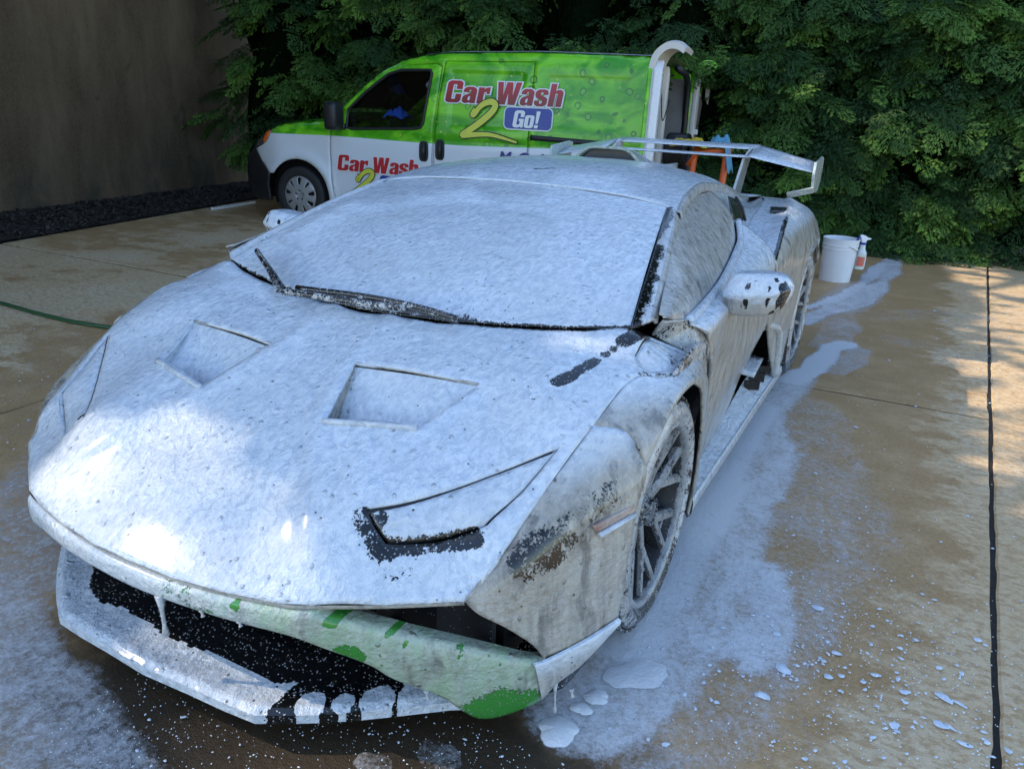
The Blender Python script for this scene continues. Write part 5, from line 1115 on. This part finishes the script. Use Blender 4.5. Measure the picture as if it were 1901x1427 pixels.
# bucket
t = NT('bucket_plastic'); o = t.obj(); lv = t.sep(o)[2]; n1 = t.noise(o, 14, 4); M_buck = t.set(base=t.mix(t.mr(lv, .165, .175, 0, .12), t.mix(n1, (.66, .68, .70), (.76, .78, .80)), (.80, .82, .84)), rough=.38)
bk = empty('bucket', (.915, 5.70, 0)); tag(bk, 'white plastic bucket standing on wet concrete behind the rear wheel', 'bucket')
mb = MB(); mb.lathe(crv([(.001, .012), (.128, .010), (.132, .0), (.134, .004), (.143, .15), (.150, .29)], 4), 48); mb.lathe([(.150, .29), (.1535, .292), (.1535, .302), (.1515, .304), (.1520, .322), (.1560, .324), (.1560, .334), (.1535, .337), (.1550, .378), (.1590, .379), (.1590, .388), (.1545, .389), (.1525, .384), (.150, .30), (.140, .12), (.128, .02), (.001, .02)], 48)
o = mb.build('shell', M_buck, bk, True); autosmooth(o, 40)
mb = MB(); mb.tube([(.155*math.cos(a), .155*math.sin(a), .335-.20*math.sin((a-R_(-60))/math.pi*1.0)**1) for a in np.linspace(R_(-60), R_(120), 24)], .003, 6); mb.build('bail_handle', simple('wire', (.3, .3, .3), .35, metal=.8), bk, True)
# spray bottle
sb = empty('spray_bottle', (1.098, 5.79, .115), R_(26)); tag(sb, 'translucent spray bottle hooked by its blue trigger over the bucket rim', 'bottle')
t = NT('cloudy_plastic'); o = t.obj(); M_pet = t.set(base=t.mix(t.mr(t.sep(o)[2], .14, .15), (.62, .66, .60), (.70, .74, .74)), rough=.3)
mb = MB(); mb.lathe(crv([(.001, .004), (.040, .0), (.044, .008), (.045, .06), (.045, .13), (.043, .150), (.030, .172), (.024, .195), (.024, .222)], 3), 28); mb.build('flask', M_pet, sb, True)
MB().lathe([(.024, .222), (.026, .222), (.026, .240), (.018, .242)], 24).build('collar', M_blu, sb, True)
mb = MB(); mb.prism([(-.022, .240), (.018, .240), (.022, .262), (.060, .272), (.060, .282), (.030, .288), (.000, .305), (-.030, .312), (-.046, .300), (-.034, .280), (-.024, .262)], -.014, .014, lambda a, b, t: (a, t, b)); bevel(fix_normals(mb.build('trigger_head', M_wht, sb)), .005)
mb = MB(); mb.prism([(-.030, .300), (-.048, .302), (-.062, .268), (-.072, .255), (-.058, .252), (-.040, .272)], -.008, .008, lambda a, b, t: (a, t, b)); bevel(fix_normals(mb.build('trigger', M_blu, sb)), .003)
V = []
for j in range(2):
    for k in range(9): a = R_(-150+k*11); V.append((.0462*math.cos(a), .0462*math.sin(a), .03+.085*j))
mk('paper_label', V, grid_faces(2, 9), simple('red_label', (.62, .16, .10), .5), sb)
V = []
for j in range(2):
    for k in range(9): a = R_(-60+k*9); V.append((.0462*math.cos(a), .0462*math.sin(a), .02+.105*j))
mk('paper_label', V, grid_faces(2, 9), simple('white_label', (.75, .77, .78), .5), sb)
# garden hose
hp = crv([(-7.5, 1.6, .02), (-6.0, 1.15, .014), (-4.8, .99, .013), (-3.81, .95, .013), (-3.21, .93, .013), (-2.82, .97, .013), (-2.2, 1.12, .013), (-1.2, 1.35, .013), (-.3, 1.2, .013), (.2, 1.9, .013)], 14)
t = NT('hose_green'); M_hose = t.set(base=t.mix(t.noise(t.obj(), 60, 3), (.012, .055, .020), (.030, .105, .040)), rough=.4); mb = MB(); mb.tube(hp, .0125, 10)
tag(mb.build('garden_hose', M_hose, None, True), 'dark green garden hose lying across the damp slab into the car', 'hose')
# white plank end by the van's nose
mb = MB(); mb.box((-6.42, 5.45, .02), (.05, .85, .03), np.array(Matrix.Rotation(R_(10), 3, 'Z'))); tag(mb.build('edging_strip', M_wht), 'thin white edging strip between mulch and slab by the van bumper', 'strip')
# stick and fallen leaf litter
M_stick = simple('dry_twig', (.20, .12, .05), .8, var=.4)
mb = MB(); mb.tube(crv([(1.64, 8.08, .012), (1.76, 8.11, .016), (1.86, 8.14, .012)], 6), [.004]*13, 6); tag(mb.build('dry_twig', M_stick, None, True), 'thin pale dry twig lying on slab in front of the hedge', 'twig')
mb = MB(); mb.tube(crv([(1.86, 8.14, .015), (1.93, 8.12, .022), (2.02, 8.16, .014)], 6), [.010, .02, .026, .028, .03, .028, .022, .026, .024, .02, .018, .012, .004], 7); tag(mb.build('withered_frond', simple('withered', (.10, .05, .02), .9, var=.5), None, True), 'withered brown frond at the end of the dry twig', 'frond')

# ------------------------------------------------------------------ soap on the ground
t = NT('ground_suds'); o = t.obj(); den = t.attr('den'); n1 = t.noise(t.vm(o, (1, .8, 1)), 5.5, 5, .62, .5); n2 = t.noise(o, 48, 4, .65); n3 = t.noise(o, 150, 3, .7); n4 = t.noise(t.vadd(t.vm(o, (1, .35, 1)), t.vm(t.noise(o, 2.2, 2, .5, 0, True), (.5, .5, 0))), 7.5, 3, .6, 1.5)
f = t.ma('ADD', t.ma('MULTIPLY', n1, .26), t.ma('ADD', t.ma('MULTIPLY', n2, .32), t.ma('ADD', t.ma('MULTIPLY', n3, .24), t.ma('MULTIPLY', n4, .18))))
al = t.mr(t.ma('SUBTRACT', den, f), -.17, .20, 0, .90); al = t.ma('MULTIPLY', al, t.mr(den, .06, .16))
t.set(base=t.mix(n2, (.72, .73, .74), (.82, .82, .82)), rough=.4, alpha=al, normal=t.bump(t.ma('ADD', n2, t.ma('MULTIPLY', n3, .5)), .5, .006)); M_suds = t.m
st = .03; gx, gy = np.meshgrid(np.arange(-3.6, 2.5, st), np.arange(-2.2, 8.3, st)); P = np.stack([gx.ravel(), gy.ravel()], 1)
den = np.zeros(len(P))
def wob(P, f, a): return a*fbm(np.c_[P, np.zeros(len(P))], f)
def band(line, r, s, w=.06, fr=3.0):
    global den
    d = segdist(P, np.array(line))+wob(P, fr, w); den = np.maximum(den, s*(1-sstep(d, r*.45, r)))
band([(.95, -.42), (1.02, -.11), (1.00, .32), (.98, .72), (.97, 1.26), (.95, 1.9), (1.0, 2.5)], .26, .60, .05)
band([(.93, -.15), (.93, .8), (.93, 1.9)], .16, .70, .02)
band([(1.24, -.05), (1.26, .15), (1.20, .38)], .11, .60, .03, 6); band([(1.10, .95), (1.08, 1.4), (1.0, 1.7)], .13, .60, .03, 5)
band([(1.05, -.35), (1.22, .2), (1.30, .8), (1.22, 1.4), (1.1, 2.0)], .40, .43, .08, 2.2)
band([(1.0, 2.45), (1.08, 2.7), (1.10, 3.05), (1.13, 3.3), (1.20, 3.42)], .11, .75, .035, 5); band([(1.20, 2.75), (1.27, 3.05), (1.30, 3.3)], .14, .50, .04, 5); band([(1.12, 3.3), (1.13, 3.84), (1.03, 4.4)], .22, .46, .05, 3)
band([(.85, 3.85), (1.0, 4.35), (1.15, 4.9), (1.27, 5.4), (1.36, 6.35), (1.37, 7.4), (1.41, 8.1)], .17, .60, .05, 3); band([(.85, 4.35), (1.07, 5.06), (1.19, 5.91), (1.28, 6.99)], .10, .66, .03, 4); band([(1.0, 4.3), (1.2, 5.4), (1.32, 6.6)], .30, .46, .05)
band([(1.30, 4.35), (1.76, 4.82), (2.09, 4.9)], .20, .39, .06, 2.6); band([(1.5, 3.75), (1.8, 3.63), (2.02, 3.64)], .20, .38, .06, 2.6)
band([(-.5, -1.25), (-.2, -1.15), (.1, -1.22)], .34, .50, .08); band([(-.75, -.85), (-1.0, -.55), (-1.3, -.30), (-1.5, 0)], .38, .47, .10); band([(-1.6, -.2), (-2.2, .2), (-2.9, .7)], .50, .33, .10); band([(-.4, -1.05), (-.6, -.95)], .25, .53, .05); band([(.0, -1.3), (.35, -1.15)], .25, .42, .05)
band([(-1.0, -1.3), (-2, -.6)], .7, .42, .1)
band([(1.35, -.3), (1.5, .4), (1.45, 1.0)], .40, .34, .1)
dark = np.hypot((P[:, 0]-.55)/.55, (P[:, 1]+.86)/.22); den = np.where(dark < 1.2, den*sstep(dark, .75, 1.2), den)
n_c = gx.shape[1]; Fq = np.array(grid_faces(gx.shape[0], n_c)); Fq = Fq[(den[Fq] > .03).any(1)]; used = np.unique(Fq); mp = np.full(len(P), -1); mp[used] = np.arange(len(used))
suds = mk('soap_suds', np.c_[P[used], np.full(len(used), .004)], mp[Fq], M_suds, None, True, {'den': den[used]}); tag(suds, 'thin film of white soap suds running over the concrete round the car', 'suds', kind='stuff')
M_blob = foam_mat('foam_blob', seed=13, bmp=.35)
def blob(x, y, rx, ry, h, label, rot=0, thin=.15):
    n, m_ = 44, 14; V = []; dn = []; ph = rng.uniform(0, 6, 4); hi = .95 if thin < 1 else .42
    for j in range(m_):
        s = j/(m_-1)*1.12
        for i in range(n):
            a = 2*math.pi*i/n; w = 1+.10*math.sin(2*a+ph[0])+.07*math.sin(3*a+ph[1])+.05*math.sin(5*a+ph[2])+.03*math.sin(9*a+ph[3]); px_, py_ = s*rx*w*math.cos(a), s*ry*w*math.sin(a)
            V.append((x+px_*math.cos(rot)-py_*math.sin(rot), y+px_*math.sin(rot)+py_*math.cos(rot), .0065+h*max(0, 1-s*s)**.8)); dn.append(hi*(1-.85*float(sstep(s, .86, 1.1))))
    o = mk('foam_blob', V, grid_faces(m_, n, True), M_suds, None, True, {'den': np.array(dn)}); tag(o, label, 'foam'); return o
blob(.90, -.545, .050, .045, .012, 'round foam blob on wet concrete, furthest from the bumper corner lip drip', .2)
blob(.920, -.452, .027, .022, .008, 'small round foam blob between two larger ones by the bumper')
blob(.938, -.398, .034, .026, .008, 'foam blob touching the suds film near the green bumper tip', .4)
blob(1.00, -.27, .085, .055, .006, 'long foam patch joined to the suds beside the front tyre', .9)
blob(.700, -.745, .058, .050, .002, 'thin grey foam blob on the shaded wet concrete under the front bumper', .3, 1.55)
blob(.585, -.832, .045, .035, .003, 'flat faint foam blob at the edge of the shaded wet patch before the bumper', .1, 1.6)
# flecks of foam spat over the slabs
V = []; F = []
def fleck(x, y, r, e=1.0, a=0.0):
    n = 9; b = len(V); ph = rng.uniform(0, 6); V.append((x, y, .0075+r*.35))
    for i in range(n):
        t_ = 2*math.pi*i/n; w = 1+.22*math.sin(2*t_+ph)+.15*math.sin(3*t_-ph); p, q = r*e*w*math.cos(t_), r*w*math.sin(t_); V.append((x+p*math.cos(a)-q*math.sin(a), y+p*math.sin(a)+q*math.cos(a), .0055))
    for i in range(n): F.append((b, b+1+i, b+1+(i+1) % n))
for (x, y, r, e, a) in ((1.45, .09, .014, 1.3, .5), (1.71, .05, .020, 1.5, -.3), (1.745, .045, .010, 2.4, -.3), (1.80, .36, .013, 1.4, .3), (1.44, -.02, .013, 1.5, 0), (1.70, .17, .010, 1.6, .2), (1.62, .02, .014, 1.4, .1), (1.55, .05, .012, 1.5, 0), (1.70, -.06, .017, 1.5, .2), (1.60, -.12, .016, 1.3, .4), (1.75, -.10, .013, 1.8, -.2), (1.30, -.18, .022, 1.1, .3), (1.33, -.05, .026, 1.2, 0), (1.38, .28, .020, 1.2, .9)): fleck(x, y, r*.72, e, a)
for k in range(30): fleck(rng.normal(1.52, .2), rng.normal(0, .16), rng.uniform(.003, .007), rng.uniform(1, 1.9), rng.uniform(0, 3))
for i in range(2600):
    if i < 1500: x, y = rng.normal(1.50, .28), rng.normal(-.02, .33)
    elif i < 2000: x, y = rng.uniform(1.1, 2.3), rng.uniform(.2, 5.2)
    else: x, y = rng.uniform(-3.6, -1.0), rng.uniform(-.6, 1.4)
    if -.97 < x < .97 and -.9 < y < 3.5: continue
    fleck(x, y, min(.011, .0016*math.exp(rng.normal(0, .60))), rng.uniform(1, 1.6), rng.uniform(0, 3))
for i in range(1500):                            # fine spray over the wet patch with its painted shade
    x, y = rng.uniform(-.1, 1.0), rng.uniform(-1.15, -.62); fleck(x, y, .0009*math.exp(rng.normal(0, .5)), rng.uniform(1, 1.8), rng.uniform(0, 3))
W = np.array(V); o = mk('foam_flecks', W, F, M_blob, None, True, {'thin': np.zeros(len(W)), 'chip': np.full(len(W), -2.0), 'grn': np.zeros(len(W))}); tag(o, 'white flecks of foam spattered over the concrete slabs', 'foam', kind='stuff')

# ------------------------------------------------------------------ shade trees beyond the wall and behind the camera: their crowns keep the sun off
rng = np.random.default_rng(5)
M_leaf = foliage_mat('broad_leaf', (.030, .075, .018), (.06, .13, .03), (.10, .16, .04))
SH = np.array([SUN.x, SUN.y])/SUN.z
def lands(p, z0=.5): return p[:, :2]-SH*(p[:, 2:3]-z0)     # where a leaf's shadow falls on the level z0
def gap(L):  # crowns cut open here to shape sun patches on car, hedge and slabs
    g = (((L[:, 0]+.06)/.60)**2+((L[:, 1]+.94)/.43)**2 < 1+.22*fbm(np.c_[L, np.zeros(len(L))], 4.5))
    g |= (((L[:, 0]-1.0)/.20)**2+((L[:, 1]-.12)/.13)**2 < 1)
    g |= (((L[:, 0]-5.1)/.35)**2+((L[:, 1]-9.1)/.5)**2 < 1)
    g |= (L[:, 0] > 1.35+.25*fbm(np.c_[L, np.zeros(len(L))], 1.5)) & (L[:, 1] < 8.0) & (rng.random(len(L)) < .93)
    return g
def shade_tree(x, y, cz, rx, ry, rz, n, label, lean=(0, 0), leaf=(.10, .18), cut=True):
    T = empty('shade_tree', (x, y, 0)); tag(T, label, 'tree', 'shade trees outside the yard')
    MB().tube([(rng.normal(0, .05)+lean[0]*(z/cz)**4, rng.normal(0, .05)+lean[1]*(z/cz)**4, z) for z in np.linspace(-.1, cz+rz*.1, 16)], np.linspace(.28, .06, 16), 10).build('trunk', M_bark, T, True)
    for k in range(7):
        a = k*.9+rng.random(); e = np.array([math.cos(a)*rx*.7, math.sin(a)*ry*.7, cz+rng.uniform(-.3, .5)*rz])+[lean[0], lean[1], 0]; s = np.array([lean[0]*.9, lean[1]*.9, cz-.1]); lp_ = lands(np.array([s*(1-q_)+e*q_ for q_ in np.linspace(0, 1, 30)])+[x, y, 0])
        if (((lp_[:, 0]+.08)/.9)**2+((lp_[:, 1]+.9)/.8)**2 < 1).any(): continue
        MB().tube([s, s*.5+e*.5+[0, 0, .3], e], [.09, .05, .02], 6).build('limb', M_bark, T, True)
    d = rng.normal(0, 1, (n, 3)); d /= np.linalg.norm(d, axis=1, keepdims=True); c = d*(rng.random((n, 1))**.33)*[rx, ry, rz]+[lean[0], lean[1], cz]
    Lp = lands(c+[x, y, 0]); c = c[~gap(Lp)] if cut else c; n = len(c)
    a = rng.normal(0, 1, (n, 3)); a /= np.linalg.norm(a, axis=1, keepdims=True); b = np.cross(a, rng.normal(0, 1, (n, 3))); b /= np.linalg.norm(b, axis=1, keepdims=True); s = rng.uniform(*leaf, (n, 1))
    V = np.stack([c-a*s, c+b*s*.62-a*s*.1, c+a*s, c-b*s*.62-a*s*.1], 1).reshape(-1, 3); F = np.arange(4*n).reshape(n, 4)
    fast_mesh('crown', V, F, M_leaf, T, {'tint': np.repeat(rng.random(n), 4), 'tip': np.tile([0, .3, .8, .3], n)})
shade_tree(-9.0, -3.6, 6.4, 3.6, 3.4, 2.2, 9500, 'broad-leaved shade tree standing outside the yard, before the wall starts')
shade_tree(-5.2, -1.6, 6.6, 3.4, 3.2, 2.0, 9000, 'broad-leaved shade tree arching over the drive before the stucco wall')
shade_tree(-9.2, 2.4, 7.2, 3.4, 3.6, 2.0, 9000, 'broad-leaved shade tree leaning over the middle of the stucco wall')
shade_tree(-9.6, 5.6, 7.6, 3.0, 3.2, 1.8, 8000, 'broad-leaved shade tree leaning from behind the wall over the parked van', (4.6, -2.0))
shade_tree(-10.2, 8.2, 7.4, 3.4, 2.6, 1.8, 7500, 'added unseen shade tree leaning over the far end of the stucco wall', (4.2, -1.6))  # added to keep the sun off the ground behind the hedge
q = Vector((-.10, -.95, .5))+SUN*29  # extra crown added along the sun ray only to weaken the sun
shade_tree(q.x, q.y, q.z, 3.2, 3.2, 2.2, 1500, 'added unseen thin-crowned tree far up the sun ray, dimming the sun', (0, 0), (.07, .12), False)
